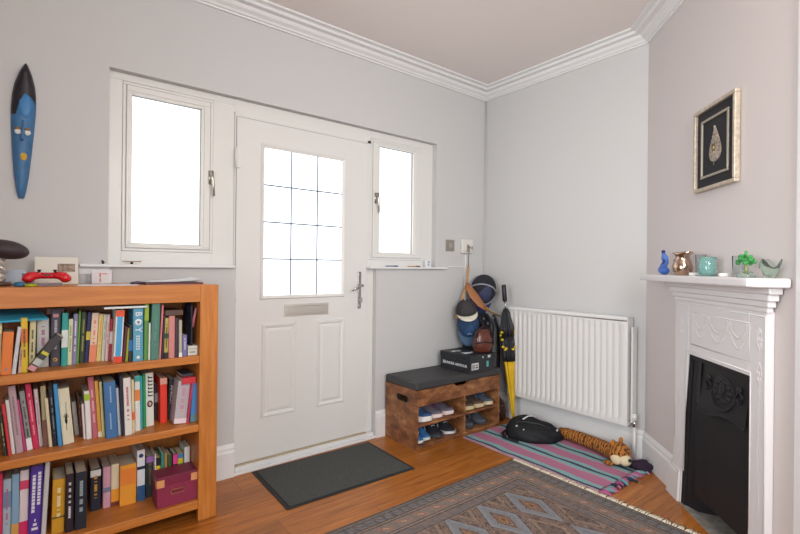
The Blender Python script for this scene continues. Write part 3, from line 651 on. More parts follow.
# pouch and white box right end of top shelf
m=MB(); m.box(-2.432,-2.390,-.345,-.20,.7705,.815); m.mi=1; m.box(-2.433,-2.389,-.346,-.3,.800,.803); m.box(-2.425,-2.40,-.3462,-.33,.782,.790)
tag(m.build('card_box',[hm('cfcdc2'),hm('8fa39a')],bevel=.002),'small off white box at the right end of the top shelf','box')
m=MB(); 
m.rings([[Vector((-2.412+rx*math.cos(a)*(1+.18*math.sin(3*a+z*40)),-.27+.055*math.sin(a)*(1+.15*math.cos(4*a)),z)) for a in [2*PI*k/20 for k in range(20)]] for z,rx in ((.8155,.014),(.82,.020),(.86,.019),(.90,.017),(.94,.0165),(.98,.018),(1.0,.013),(1.012,.006))])
o=m.build('cloth_pouch',mat('black_nylon','20202c',.55,bump=.2,bscale=30)); tag(o,'crumpled black cloth pouch standing on the small off white box','pouch')
m=MB(); m.tube([(-2.408,-.328,.90),(-2.404,-.332,.94),(-2.398,-.33,.97),(-2.394,-.325,.99)],.006,8); m.build('pink_strap',hm('a8606c'),o)
# burgundy storage box
t=thing('storage_box','burgundy card storage box with tan corners on the bottom shelf','box',(-2.4705,-.296,.0965),0)
MBg=mat('burgundy_card','8c2f4c',.5,bump=.05,bscale=60); MT=mat('tan_leatherette','dc9a68',.5)
MB().box(-.085,.085,-.052,.052,0,.128).build('box_body',MBg,t,bevel=.002)
MB().box(-.0882,.0882,-.0555,.0555,.100,.139).build('box_lid',mat('burgundy_card_lid','7d2944',.45),t,bevel=.002); LID=[o for o in t.children if o.name.startswith('box_lid')][0]
for sx in (-1,1):
    m=MB(); a,b=(.0888,.056) if sx>0 else (-.056,-.0888)
    m.box(min(a,b),max(a,b),-.0567,-.0553,.094,.128); m.box(sx*.0885-.0006,sx*.0885+.0006,-.0567,-.030,.094,.128); m.build('corner_guard',MT,LID)
m=MB(); z0,z1,a=.052,.074,.030
m.box(-a,a,-.0545,-.052,z0,z0+.003).box(-a,a,-.0545,-.052,z1-.003,z1).box(-a,-a+.003,-.0545,-.052,z0,z1).box(a-.003,a,-.0545,-.052,z0,z1); LH=m.build('label_holder',mat('brass','c9a06a',.3,.8),t)
MB().box(-.027,.027,-.0525,-.052,.055,.071).build('label_card',hm('7a2440'),LH)
# ================================================================ bookcase top
ZT=1.1005
g=thing('game_controller','bright red game controller standing on top of the bookcase','game controller',(-2.952,-.24,ZT+.0115),R(0))
MRd=mat('red_plastic','cf1a24',.25,coat=.4)
m=MB(); 
for s_ in (-1,1):
    m.tube([(s_*.018,0,.030),(s_*.038,-.002,.031),(s_*.054,-.006,.026),(s_*.064,-.012,.016),(s_*.067,-.016,.008)],[.012,.0165,.020,.020,.015],12)
m.tube([(-.03,0,.030),(.03,0,.030)],.013,12); m.build('controller_body',MRd,g)
for s_ in (-1,1):
    m=MB(); m.tube([(s_*.026,-.004,.044),(s_*.026,-.004,.051)],.005,10); m.lathe([(.001,.004),(.008,.003),(.008,0),(.001,-.001)],12,(s_*.026,-.004,.051)); m.build('thumb_stick',M_black,g)
    m=MB(); m.xbox((s_*.05,.012,.040),(.018,.008,.008)); m.build('trigger',M_black,g,bevel=.002)
m=MB(); m.box(-.012,.012,-.0145,-.010,.030,.036); m.build('touch_pad',M_black,g)
m=MB(); m.rings([[(-.055,-.02,0),(.05,-.02,0),(.05,.03,0),(-.055,.03,0)],[(-.052,-.018,.011),(.047,-.018,.011),(.047,.028,.011),(-.052,.028,.011)]],smooth=False); o=m.build('tin',mat('dark_grey_tin','5f5256',.4,.4)); o.location=(-2.95,-.25,ZT); tag(o,'flat dark grey tin under the red game controller','tin')
m=MB(); m.lathe([(.001,0),(.020,0),(.021,.005),(.018,.010),(.001,.010)],16); o=m.build('toy_disc',mat('yellow_green_plastic','a3a81e',.4)); o.location=(-3.003,-.30,ZT); tag(o,'small yellow green disc beside the red controller','toy')
m=MB(); m.lathe([(.001,0),(.017,0),(.020,.004),(.016,.016),(.001,.018)],16); o=m.build('toy_car',mat('blue_green_plastic','2f6a8f',.4)); o.location=(-3.038,-.275,ZT); tag(o,'small blue and green toy left of the yellow green disc','toy')
o=MB().box(-.078,.078,-.0012,.0012,0,.122).build('greeting_card',mat('cream_card','dedbd0',.7)); o.matrix_world=Tm((-2.915,-.085,ZT),rx=R(-10)); tag(o,'cream card with a small sepia picture leaning behind the red controller','card')
m=MB(); m.box(.002,.066,-.0018,-.0012,.056,.092); m.build('picture',mat('sepia_print','9a8878',.7,noise=.5,nscale=60),o)
o=MB().box(-.040,.040,-.001,.001,0,.064).build('greeting_card',mat('white_card','d6d5d8',.6)); o.matrix_world=Tm((-2.745,-.07,ZT),rx=R(-8)); 
m=MB(); m.box(-.010,-.004,-.0016,-.001,.03,.05).box(-.010,-.004,-.0016,-.001,.008,.026); m.box(0,.022,-.0016,-.001,.044,.048); m.build('red_print',hm('d0605a'),o); tag(o,'plain white card with small red print beside the cream card','card')
# mushroom shaped wooden ornament on twisted glass stem
t=thing('ornament','dark brown mushroom shaped ornament on a clear twisted stem','ornament',(-3.098,-.20,ZT),0)
m=MB(); m.lathe([(.001,0),(.062,0),(.066,.006),(.060,.014),(.02,.018),(.001,.018)],24,(-.03,0,.002)); m.build('wooden_base',mat('dark_walnut','5a463e',.4),t)
m=MB(); m.tube([(-.005+.010*math.sin(k*1.1),.010*math.cos(k*1.1),.018+.0095*k) for k in range(12)],[.014,.013,.012,.011,.010,.010,.010,.009,.009,.009,.010,.012],10)
m.tube([(.002-.010*math.sin(k*1.1),-.010*math.cos(k*1.1),.018+.0095*k) for k in range(12)],.008,8); m.build('twisted_stem',mat('tinted_crystal','c4bcb4',.12,.35,coat=.5),t)
m=MB(); m.ell((-.012,0,.146),(.076,.055,.038),24,12,M=Matrix.Rotation(R(10),4,'Y')); m.build('cap',mat('dark_brown_felt','3c3036',.55),t)
m=MB(); m.lathe([(.001,0),(.012,.0),(.013,.004),(.004,.010),(.004,.022),(.014,.036),(.016,.050),(.014,.050),(.010,.036),(.001,.03)],16); o=m.build('crystal_glass',mat('crystal','dfe4ea',.05,trans=.8)); o.location=(-3.018,-.20,ZT); tag(o,'tiny clear crystal glass between the stem ornament and the controller','glass')
o=MB().box(-.055,.055,-.004,.004,0,.062).build('photo_frame',mat('pale_blue_frame','aab6c4',.4),bevel=.002); o.matrix_world=Tm((-3.075,-.075,ZT+.001),rx=R(-9)); tag(o,'pale blue frame behind the mushroom shaped ornament','frame')
# papers
o=MB().box(-.125,.125,-.085,.085,0,.008).build('notebook',mat('maroon_cover','6a3f44',.5),bevel=.001); o.matrix_world=Tm((-2.475,-.19,ZT),rz=R(2)); tag(o,'thin maroon notebook lying at the right end of the bookcase top','notebook')
m=MB(); 
m.rings([[(-.115+.235*u,-.08,.0+.001+z) ,(-.115+.235*u,.08,.001+z+.006*u)] for u,z in ((0,0),(.5,.001),(.8,.004),(1,.010))],close=False,cap=False)
m.rings([[(-.115+.235*u,-.08,.003+z) ,(-.115+.235*u,.08,.003+z+.008*u)] for u,z in ((0,0),(.5,.001),(.8,.005),(1,.012))],close=False,cap=False)
o=m.build('paper_sheets',mat('white_paper','e2e4e8',.7),recalc=False); o.matrix_world=Tm((-2.475,-.19,ZT+.0085),rz=R(5)); tag(o,'loose white sheets with a curling corner on the maroon notebook','paper')
m=MB(); m.tube([(-.03,0,.008),(0,.002,.010),(.03,0,.008)],[.005,.009,.005],10,flat=(1,.8)); m.tube([(-.028,.012,.006),(.02,.014,.006)],.004,8); o=m.build('folded_glasses',mat('dark_violet_plastic','4a3e48',.35)); o.location=(-2.625,-.25,ZT-.001); tag(o,'small dark folded glasses beside the maroon notebook','glasses')
o=MB().box(-.11,.11,-.075,.075,0,.0015).build('paper_sheet',mat('white_paper','e2e4e8',.7)); o.matrix_world=Tm((-2.74,-.26,ZT),rz=R(-4)); tag(o,'single white sheet lying flat in the middle of the bookcase top','paper')
# ================================================================ sill things
m=MB(); m.tube([(-.042,0,.0155),(-.02,0,.014),(.02,0,.014),(.042,0,.0155)],[.004,.005,.005,.004],10,flat=(1,.6)); o=m.build('toy_skateboard',mat('worn_tan_wood','a88f70',.5)); o.location=(-2.615,-.006,1.192)
for s_ in (0,):
    k=MB(); k.tube([(.0,-.008,.006),(.0,.008,.006)],.0058,10); k.build('wheel',M_black,o)
tag(o,'tiny tan toy skateboard on the left window sill','toy')
m=MB(); m.ell((0,0,.008),(.006,.005,.008),10,6); m.ell((-.004,0,.016),(.004,.004,.004),8,5); o=m.build('figurine',mat('dark_figure','3c3c3e',.5)); o.location=(-2.735,-.008,1.192); tag(o,'tiny dark figurine at the left end of the left window sill','figurine')
for (x,c,cap_,lab,rz) in ((-1.0,'4a6a8c','2f4f86','blue pen on the right window sill',2),(-.795,'c08a58','7a4a34','orange pen on the right window sill',-3)):
    m=MB(); m.tube([(-.058,0,0),(-.045,0,0),(.04,0,0)],[.001,.004,.0045],8); o=m.build('pen',hm(c)); o.matrix_world=Tm((x,-.012,1.1988),rz=R(rz))
    k=MB(); k.tube([(.025,0,0),(.06,0,0)],.0052,8); k.build('pen_cap',hm(cap_),o); tag(o,lab,'pen')
m=MB(); m.box(-.02,.02,-.012,.012,0,.055); o=m.build('small_box',mat('white_card','e3e4e6',.6),bevel=.001); o.location=(-.655,-.012,1.1942)
k=MB(); k.lathe([(.0045,-.0005),(.009,-.0005),(.009,.0005),(.0045,.0005)],14,M=Tm((0,-.0122,.037),rx=R(90)),cap=False); k.box(-.010,.006,-.0125,-.012,.012,.020); k.build('blue_logo',hm('3a5f9a'),o)
tag(o,'small white box with a blue emblem at the right end of the right sill','box')
# ================================================================ wall things
m=MB(); m.box(-.045,.045,-.009,0,-.045,.045); o=m.build('light_switch',mat('satin_nickel','a39d94',.35,.7),bevel=.003); o.location=(-.412,0,1.368)
k=MB(); k.box(-.016,.016,-.013,-.009,-.018,.018); k.build('rocker',mat('grey_rocker','a8a39d',.5),o,bevel=.002); tag(o,'square satin nickel light switch right of the small window','light switch')
m=MB(); m.box(-.062,.062,-.028,0,-.058,.058); o=m.build('door_chime',mat('off_white_plastic','dcdad3',.45),bevel=.008,seg=3); o.location=(-.232,0,1.368)
k=MB(); k.box(-.0615,.0615,-.0285,-.0275,-.040,-.038); k.build('seam',mat('grey_gasket','6f6f6c',.6),o); tag(o,'off white plastic chime box above the hanging bags and caps','chime')
m=MB(); m.box(-.010,.010,-.010,0,0,.88); o=m.build('cable_trunking',M_white,bevel=.003); o.location=(-.235,0,.42); tag(o,'slim white cable trunking running down the wall behind the bags','trunking')
m=MB(); m.box(-.20,.0,-.006,0,0,.008); o=m.build('cable_trunking',M_white,bevel=.002); o.location=(-.245,0,1.196); tag(o,'thin horizontal white cable cover beside the right sill','trunking')
# mask
t=thing('wall_mask','long narrow blue carved mask with black hair on the wall','mask',(-3.038,0,1.478),R(-1.5))
import bisect
def prof_w(v,tab):
    for (a,x),(b,y) in zip(tab,tab[1:]):
        if v<=b: return x+(y-x)*(v-a)/(b-a)
    return tab[-1][1]
OUT=[(0,.010),(.03,.017),(.10,.026),(.2,.034),(.32,.041),(.39,.043),(.45,.0415),(.50,.035),(.55,.022),(.585,.007),(.595,.001)]
H_=.595
def shell(v0,v1,f0,f1,dy,nv=24,nu=14):
    rows=[]
    for i in range(nv+1):
        v=v0+(v1-v0)*i/nv; w_=prof_w(v,OUT); cxo=.006*(v/H_)**2*2-.004
        rows.append([(cxo+w_*u,-.006-dy-.030*math.sqrt(max(0,1-u*u))*min(1,w_/.02),v) for u in [f0(v)+(f1(v)-f0(v))*j/nu for j in range(nu+1)]])
    return rows
m=MB(); m.rings(shell(0,H_,lambda v:-1,lambda v:1,0,36,16),close=False,cap=False); m.rings([[(x,-.001,z) for (x,y,z) in r][::-1] for r in shell(0,H_,lambda v:-1,lambda v:1,0,36,16)],close=False,cap=False)
rws=shell(0,H_,lambda v:-1,lambda v:1,0,36,16)
m.rings([[r[0],(r[0][0],-.001,r[0][2])] for r in rws],close=False,cap=False); m.rings([[r[-1],(r[-1][0],-.001,r[-1][2])] for r in rws],close=False,cap=False)
m.build('face',mat('blue_paint','3e6f9c',.5,noise=.15,nscale=25),t)
m=MB()
m.rings(shell(.455,H_,lambda v:-1,lambda v:1,.003,14,14),close=False,cap=False)
m.rings(shell(.36,.456,lambda v:-1,lambda v:-.55+.62*((v-.36)/.096)**1.5-.0,.003,12,8),close=False,cap=False)
m.rings(shell(.415,.456,lambda v:.95-.85*((v-.415)/.041)**2,lambda v:1,.003,8,6),close=False,cap=False)
m.build('hair',mat('black_lacquer','231f26',.35),t,recalc=False)
m=MB(); m.ell((.008,-.034,.40),(.024,.008,.052),16,8); m.build('forehead',mat('brighter_blue_paint','3f7db3',.45),t)
m=MB(); m.tube([(.0,-.036,.335),(.002,-.044,.29),(.001,-.047,.255),(-.004,-.040,.245)],[.003,.0045,.007,.003],8); m.build('nose',mat('blue_paint','3e6f9c',.5),t)
for s_ in (-1,1):
    e=MB(); e.ell((s_*.016,-.034,.285),(.012,.006,.013),12,6); EY=e.build('eye',hm('d9d9d6'),t)
    e=MB(); e.ell((s_*.016,-.037,.298),(.012,.005,.006),12,6); e.build('eyelid',hm('8a6a3a'),EY)
e=MB(); e.tube([(.004+.008*math.cos(a),-.035,.178+.013*math.sin(a)) for a in [2*PI*k/14 for k in range(15)]],.0048,8); e.ell((.004,-.034,.178),(.008,.005,.012),10,6); e.build('mouth',hm('c9a23a'),t)
# framed leaf
t=thing('picture_frame','silver leaf in a pale box frame with black mount above the mantel','picture',wc(.775,0,1.765),CR)
MF=mat('champagne_frame','c3b6a4',.4,.3,noise=.2,nscale=60); hw,hh=.170,.197
m=MB(); fo=.017
for a in ((-hw,hw,-hh,-hh+fo),(-hw,hw,hh-fo,hh),(-hw,-hw+fo,-hh+fo,hh-fo),(hw-fo,hw,-hh+fo,hh-fo)): m.box(a[0],a[1],-.026,-.002,a[2],a[3])
m.build('frame',MF,t,bevel=.003)
MB().box(-hw+fo,hw-fo,-.012,-.008,-hh+fo,hh-fo).build('mount',mat('black_velvet','26262a',.8,bump=.2,bscale=400),t)
m=MB(); a=.112; b=.138; w_=.012
m.box(-a,a,-.020,-.012,-b,-b+w_).box(-a,a,-.020,-.012,b-w_,b).box(-a,-a+w_,-.020,-.012,-b+w_,b-w_).box(a-w_,a,-.020,-.012,-b+w_,b-w_); m.build('inner_fillet',mat('silver_fillet','a8a294',.35,.5),t,bevel=.002)
def leafw(u): # u 0 bottom 1 tip
    return .056*math.sin(PI*min(1,u)**.62)**.8*(1-.35*u)
m=MB(); rows=[]
for i in range(21):
    u=i/20; w_=max(leafw(u),.0012); rows.append([(w_*x,-.013-.006*(1-x*x)-(.0015 if abs(x)<.01 else 0),-.075+.165*u) for x in (-1,-.6,-.3,0,.3,.6,1)])
m.rings(rows,close=False,cap=False); m.tube([(0,-.018,-.09),(0,-.021,0),(0,-.018,.085)],.0015,6)
for i in range(7):
    for s_ in (-1,1): u=.15+i*.1; m.tube([(0,-.020,-.075+.165*u),(s_*leafw(u+.06)*.85,-.016,-.075+.165*(u+.09))],.0011,5)
LF=m.build('leaf',mat('silver_leaf','b3a698',.4,.5,noise=.5,nscale=70,bump=.8,bscale=120),t,recalc=False)
m=MB(); m.ell((0,-.022,-.01),(.011,.006,.016),12,8)
for k in range(6): a=2*PI*k/6; m.ell((.013*math.cos(a),-.020,-.01+.017*math.sin(a)),(.004,.003,.004),8,5)
m.build('jewel',mat('dark_gold','8a7a58',.3,.9),LF)
# ================================================================ mantel things
ZM=1.1665
def glassm(n,c,r=.05,tr=.85): return mat(n,c,r,trans=tr,ior=1.4)
t=thing('glass_figurine','blue glass seated figurine at the left end of the mantel','figurine',wc(.440,.085,ZM),CR)
MG=glassm('cobalt_glass','6f9cf0',.06,.6)
m=MB(); m.ell((0,0,.022),(.034,.026,.022),14,8); m.tube([(-.016,0,.02),(-.002,0,.05),(.016,0,.066),(.008,0,.09),(-.008,0,.112)],[.024,.018,.016,.017,.010],10); m.build('figure_body',MG,t)
m=MB(); m.ell((-.010,0,.122),(.012,.010,.010),10,6); m.tube([(.004,-.01,.09),(.028,-.01,.072),(.014,-.01,.058)],.006,6); m.build('figure_head',mat('dark_blue_glass','2a3a8a',.1,trans=.4),t)
t=thing('metal_jug','shiny bronze and silver jug with a flared lip on the mantel','jug',wc(.640,.085,ZM),CR)
MJ=mat('bronze_silver','c4aa98',.14,1)
prof=[(.001,.0),(.032,.0),(.036,.004),(.044,.028),(.045,.045),(.036,.07),(.030,.085),(.033,.098),(.046,.116),(.042,.116),(.028,.094),(.001,.088)]
m=MB(); rings=[]
for r_,z in prof:
    rings.append([(r_*math.cos(a)*(1+(.45*max(0,math.cos(a-PI))**6 if z>.095 else 0)+(.45*max(0,math.cos(a))**6 if z>.095 else 0)),r_*math.sin(a),z-(.006*abs(math.sin(a)) if z>.1 else 0)) for a in [2*PI*k/32 for k in range(32)]])
m.rings(rings); m.build('jug_body',MJ,t)
m=MB(); m.tube([(-.034,-.01,.085),(-.055,-.012,.075),(-.060,-.012,.05),(-.046,-.01,.025)],[.004,.005,.005,.004],8); m.build('handle',mat('dark_bronze','4a3a36',.25,1),t)
def votive(s_,label,h=.095,r=.022,lit=False):
    t=thing('glass_tumbler',label,'glass',wc(s_,.060,ZM),CR)
    m=MB(); m.lathe([(.001,0),(r,.0),(r*1.02,.01),(r*1.08,h),(r*1.0,h),(r*.94,.014),(.001,.012)],20); m.build('tumbler_wall',mat('clear_glass','eef2f4',.04,trans=1,ior=1.04),t); return t
votive(.757,'clear glass holder between the bronze jug and the teal jar',.098,.020)
votive(1.045,'clear glass holder between the teal jar and the green glass tree',.085,.022)
for s_,lab in ((.775,'white tealight between the bronze jug and the teal jar'),(1.015,'white tealight right of the teal jar')):
    t=thing('tealight',lab,'candle',wc(s_,.100,ZM),CR)
    m=MB(); m.lathe([(.001,0),(.018,0),(.0185,.014),(.017,.015),(.001,.0135)],18); m.build('wax_cup',mat('white_wax','ece8e2',.35),t); m=MB(); m.tube([(0,0,.013),(.001,0,.019)],.0008,5); m.build('wick',M_black,t)
t=thing('glass_jar','teal glass jar with a wide rim in the middle of the mantel','jar',wc(.872,.090,ZM),CR)
m=MB(); m.lathe([(.001,0),(.028,0),(.033,.006),(.035,.035),(.033,.060),(.030,.068),(.035,.074),(.036,.084),(.033,.084),(.027,.066),(.031,.035),(.029,.01),(.001,.008)],28)
for i in range(12):
    for j in range(3): a=2*PI*(i+.5*j)/12; m.ell((.034*math.cos(a),.034*math.sin(a),.016+.015*j),(.0032,.0032,.0032),6,4)
m.build('jar_wall',glassm('teal_glass','b4e2dc',.08,.75),t)
t=thing('glass_tree','green glass bonsai tree on a clear base on the mantel','ornament',wc(1.155,.098,ZM),CR)
MGr=glassm('green_glass','5cc470',.1,.6)
m=MB(); m.lathe([(.001,0),(.030,0),(.032,.006),(.022,.014),(.001,.018)],16); m.tube([(-.02,0,.012),(-.03,.0,.03)],.006,6); m.tube([(.02,0,.012),(.032,.0,.02)],.006,6); m.build('glass_base',mat('clear_glass_green','cfe0d8',.06,trans=.85),t)
m=MB(); m.tube([(0,0,.014),(.004,0,.03),(-.002,0,.045),(.002,0,.058)],[.007,.006,.005,.004],8); m.build('trunk',mat('amber_glass','8a9a5a',.2,trans=.3),t)
m=MB(); rg=random.Random(3)
for i in range(26):
    a=rg.uniform(0,2*PI); el=rg.uniform(-.25,1); rr=.032*math.sqrt(max(0,1-el*el*.8)); m.ell((rr*math.cos(a),rr*.7*math.sin(a),.058+.026*el),(.010,.008,.007),8,5)
m.ell((0,0,.092),(.006,.006,.010),8,5); m.build('foliage',MGr,t)
t=thing('glass_bowl','pale clear glass shell dish at the right end of the mantel','dish',wc(1.214,.050,ZM),CR)
m=MB(); rings=[]
for r_,z in ((.001,0),(.022,0),(.026,.006),(.036,.028),(.046,.052),(.044,.054),(.034,.030),(.026,.010),(.001,.006)): rings.append([(r_*math.cos(a),r_*.6*math.sin(a),z+(.016*math.sin(3*a) if z>.04 else 0)) for a in [2*PI*k/30 for k in range(30)]])
m.rings(rings); m.build('dish_wall',mat('pale_green_glass','e6f2ea',.06,trans=.95,ior=1.15),t)
# ================================================================ mats and rugs
def doormat_mat():
    m,nt,b,N,L,M,ramp,mix,noise,coords,bump=nodes_mat('grey_doormat_pile',.95)
    v=coords((1,1,1)); w=N('TexWave'); w.inputs['Scale'].default_value=60; w.inputs['Distortion'].default_value=.5; L(v,w.inputs[0]); n=noise(v,120,3,.6); n2=noise(v,9,3,.6)
    c=ramp(n,[(.3,'36393a'),(.7,'535754')],'LINEAR'); c=mix(M('MULTIPLY',n2,.5),c,'434643'); L(c,b.inputs['Base Color']); bump(n,.6,.004); return m
t=thing('doormat','dark grey doormat on the wooden floor before the front door','doormat',(-1.612,-.29,0),R(-1.5))
MB().box(-.40,.40,-.255,.255,.0005,.004).build('rubber_backing',mat('black_rubber','2b2b2d',.7),t,bevel=.002)
MB().box(-.378,.378,-.235,.235,.004,.010).build('mat_pile',doormat_mat(),t,bevel=.003)
# striped rag rug
def rag_mat():
    m,nt,b,N,L,M,ramp,mix,noise,coords,bump=nodes_mat('striped_rag_weave',.95)
    v=coords(); sp=N('SeparateXYZ'); L(v,sp.inputs[0]); x,y=sp.outputs[0],sp.outputs[1]
    n1=noise(v,5,2,.5); xx=M('ADD',M('ADD',x,.305),M('MULTIPLY',M('SUBTRACT',n1,.5),.035))
    u=M('DIVIDE',xx,.61)
    P,T_,Nv,G,K='c67c9c','90c0c2','34435a','a09aa4','cba4b4'
    st=[(0,K),(.035,Nv),(.07,T_),(.13,P),(.27,K),(.29,T_),(.34,Nv),(.38,T_),(.44,P),(.58,K),(.60,T_),(.65,Nv),(.69,T_),(.75,P),(.90,T_),(.95,K)]
    c=ramp(u,st); n=noise(coords((30,90,1)),4,3,.7); c=mix(M('MULTIPLY',n,.22),c,'7c7480'); L(c,b.inputs['Base Color'])
    w=N('TexWave'); w.bands_direction='Y'; w.inputs['Scale'].default_value=45; w.inputs['Distortion'].default_value=1.2; L(v,w.inputs[0]); bump(w.outputs[0],.7,.004); return m
MRag=rag_mat()
t=thing('rag_rug','pink, teal and navy striped rag rug by the radiator','rug',(-.325,-.875,0))
m=MB(); nx,ny=14,30; rr=random.Random(4)
rows=[[( -.305+.61*i/nx+.004*math.sin(j*.7), -.485+.985*j/ny+.004*math.sin(i*.9), .006+.0018*math.sin(i*1.3+j*.8)) for i in range(nx+1)] for j in range(ny+1)]
m.rings(rows,close=False,cap=False); m.rings([[(-.305+.61*i/nx,-.495,z) for i in range(nx+1)] for z in (.001,.006)],close=False,cap=False); m.rings([[(-.305,-.485+.985*j/ny,z) for j in range(ny+1)] for z in (.001,.006)],close=False,cap=False)
m.build('weave',MRag,t)
m=MB(); cols=['b0628a','6f9fa6','2b3446','a87a96','7fb0b4','9a4f7a']; mats=[mat('tassel_%d'%i,c,.95) for i,c in enumerate(cols)]
for i in range(44):
    x=-.295+.59*i/43+rr.uniform(-.006,.006); m.mi=rr.choice([0,0,1,1,2,3,4,5]); a=rr.uniform(-.5,.5); l=rr.uniform(.040,.075)
    m.tube([(x,-.49,.006),(x+a*l*.4,-.49-l*.5,.013),(x+a*l,-.49-l,.006)],[.006,.008,.005],6)
m.build('tassels',mats,t)
# persian rug
def persian():
    m,nt,b,N,L,M,ramp,mix,noise,coords,bump=nodes_mat('persian_pile',.92)
    v=coords(); sp=N('SeparateXYZ'); L(v,sp.inputs[0]); x,y=sp.outputs[0],sp.outputs[1]   # origin: far right corner, rug runs to -x and -y
    LX,LY=2.10,1.04
    dx=M('MINIMUM',M('MULTIPLY',x,-1),M('ADD',x,LX)); dy=M('MINIMUM',M('MULTIPLY',y,-1),M('ADD',M('MULTIPLY',M('ADD',y,LY),2.2),0)); d=M('MINIMUM',dx,dy)
    al=mix_=None
    n=noise(v,45,3,.6); nf=noise(v,140,2,.5)
    fx=M('SUBTRACT',M('FRACT',M('ADD',M('DIVIDE',M('ADD',x,.375),.215),.5)),.5); fy=M('SUBTRACT',M('FRACT',M('ADD',M('DIVIDE',M('ADD',y,.410),.40),.5)),.5)
    ax=M('ABSOLUTE',fx); ay=M('ABSOLUTE',fy)
    mm=M('ADD',M('MULTIPLY',ax,1.15),M('MULTIPLY',ay,1.0)); mm=M('ADD',mm,M('MULTIPLY',M('SUBTRACT',n,.5),.10))
    # stepped edge
    mst=M('DIVIDE',M('FLOOR',M('MULTIPLY',mm,38)),38)
    field=ramp(mst,[(0,'4a3228'),(.04,'b58246'),(.08,'46383a'),(.12,'a8826c'),(.14,'7d6054'),(.175,'2c2c34'),(.205,'a08474'),(.232,'7c848c'),(.34,'878d93'),(.47,'463a38'),(.505,'a5826f'),(.54,'665048'),(.58,'94786a'),(.64,'54443e'),(.70,'a48670'),(.8,'4e423e')])
    vo=N('TexVoronoi'); vo.inputs['Scale'].default_value=48; vo.distance='MANHATTAN'; L(v,vo.inputs[0]); hs=M('FRACT',M('MULTIPLY',vo.outputs['Distance'],3.1))
    speck=ramp(n,[(0,'3e3836'),(.42,'6a5d54'),(.5,'8d7466'),(.56,'4a4a50'),(.62,'a38573')])
    field=mix(M('MULTIPLY',M('GREATER_THAN',mm,.46),.5),field,speck)
    inr=M('LESS_THAN',M('ABSOLUTE',M('SUBTRACT',mm,.15)),.10); field=mix(M('MULTIPLY',inr,M('MULTIPLY',M('GREATER_THAN',hs,.55),.75)),field,'5a4034')
    # borders
    per=M('ADD',x,y); pw=M('FRACT',M('DIVIDE',per,.052)); tri=M('ABSOLUTE',M('SUBTRACT',pw,.5))
    pw2=M('FRACT',M('DIVIDE',per,.105)); t2=M('ABSOLUTE',M('SUBTRACT',pw2,.5))
    bord=ramp(M('DIVIDE',d,.25),[(0,'463f3c'),(.04,'6e6862'),(.10,'3f3b3a'),(.13,'74767a'),(.30,'3f3a3a'),(.33,'93806f'),(.37,'45403f'),(.40,'857a72'),(.66,'4a4342'),(.69,'9a8473'),(.73,'423d3d'),(.76,'6a6a6e'),(.95,'3b3737'),(.98,'a08573')])
    ros=M('LESS_THAN',M('ADD',M('MULTIPLY',t2,.9),M('MULTIPLY',M('ABSOLUTE',M('SUBTRACT',M('DIVIDE',d,.25),.53)),2.6)),.30); bord=mix(M('MULTIPLY',ros,.8),bord,'a4705c')
    ros2=M('LESS_THAN',M('ADD',M('MULTIPLY',t2,.9),M('MULTIPLY',M('ABSOLUTE',M('SUBTRACT',M('DIVIDE',d,.25),.53)),2.6)),.12); bord=mix(ros2,bord,'c0a58a')
    zz=M('LESS_THAN',M('ABSOLUTE',M('SUBTRACT',M('MULTIPLY',tri,.28),M('SUBTRACT',M('DIVIDE',d,.25),.14))),.035); bord=mix(M('MULTIPLY',zz,.7),bord,'3f4148')
    zz2=M('LESS_THAN',M('ABSOLUTE',M('SUBTRACT',M('MULTIPLY',tri,.28),M('SUBTRACT',M('DIVIDE',d,.25),.78))),.035); bord=mix(M('MULTIPLY',zz2,.7),bord,'8a6a5c')
    bord=mix(M('MULTIPLY',M('GREATER_THAN',hs,.6),.45),bord,speck)
    isb=M('LESS_THAN',d,.25); c=mix(isb,field,bord); c=mix(M('MULTIPLY',M('GREATER_THAN',hs,.62),.5),c,speck); c=mix(M('MULTIPLY',nf,.25),c,'5c534e')
    L(c,b.inputs['Base Color']); bump(nf,.5,.003); return m
t=thing('persian_rug','grey and rust patterned rug with rows of diamond medallions','rug',(-.662,-.828,0),R(0))
m=MB(); m.box(-2.10,0,-1.04,0,.0005,.008); m.build('pile',persian(),t)
m=MB(); rr=random.Random(9)
for i in range(96):
    y=-.006-1.028*i/95; l=rr.uniform(.034,.050); a=rr.uniform(-.012,.012)
    m.tube([(-.004,y,.005),(.012,y+a*.4,.009),(l,y+a,.003)],[.0042,.0045,.003],5)
m.build('fringe',mat('cream_cotton','e0d6c0',.9),t)
# ================================================================ tiger draught excluder
def tiger_mat():
    m,nt,b,N,L,M,ramp,mix,noise,coords,bump=nodes_mat('tiger_plush',.95)
    v=coords(); w=N('TexWave'); w.bands_direction='Y'; w.inputs['Scale'].default_value=14; w.inputs['Distortion'].default_value=6; w.inputs['Detail'].default_value=2; w.inputs['Detail Scale'].default_value=3; L(v,w.inputs[0])
    n=noise(v,90,3,.6); c=ramp(w.outputs['Fac'],[(0,'3a2012'),(.26,'8f5422'),(.36,'a8682a'),(.8,'b87a34')],'LINEAR'); c=mix(M('MULTIPLY',n,.3),c,'6a3c18'); L(c,b.inputs['Base Color']); bump(n,.8,.006); return m
MTg=tiger_mat()
t=thing('draught_excluder','orange tiger plush draught excluder lying along the radiator skirting','draught excluder',(-.10,-1.0,.009))
m=MB(); pts=[(.012,.205,.038),(.010,.15,.042),(.0,.05,.043),(-.015,-.08,.044),(-.045,-.16,.048),(-.075,-.22,.055)]
m.tube(pts,[.032,.038,.041,.042,.044,.046],18); m.build('body',MTg,t)
m=MB(); hx,hy,hz=-.095,-.262,.068
m.ell((hx,hy,hz),(.066,.068,.064),18,12); m.build('head',MTg,t)
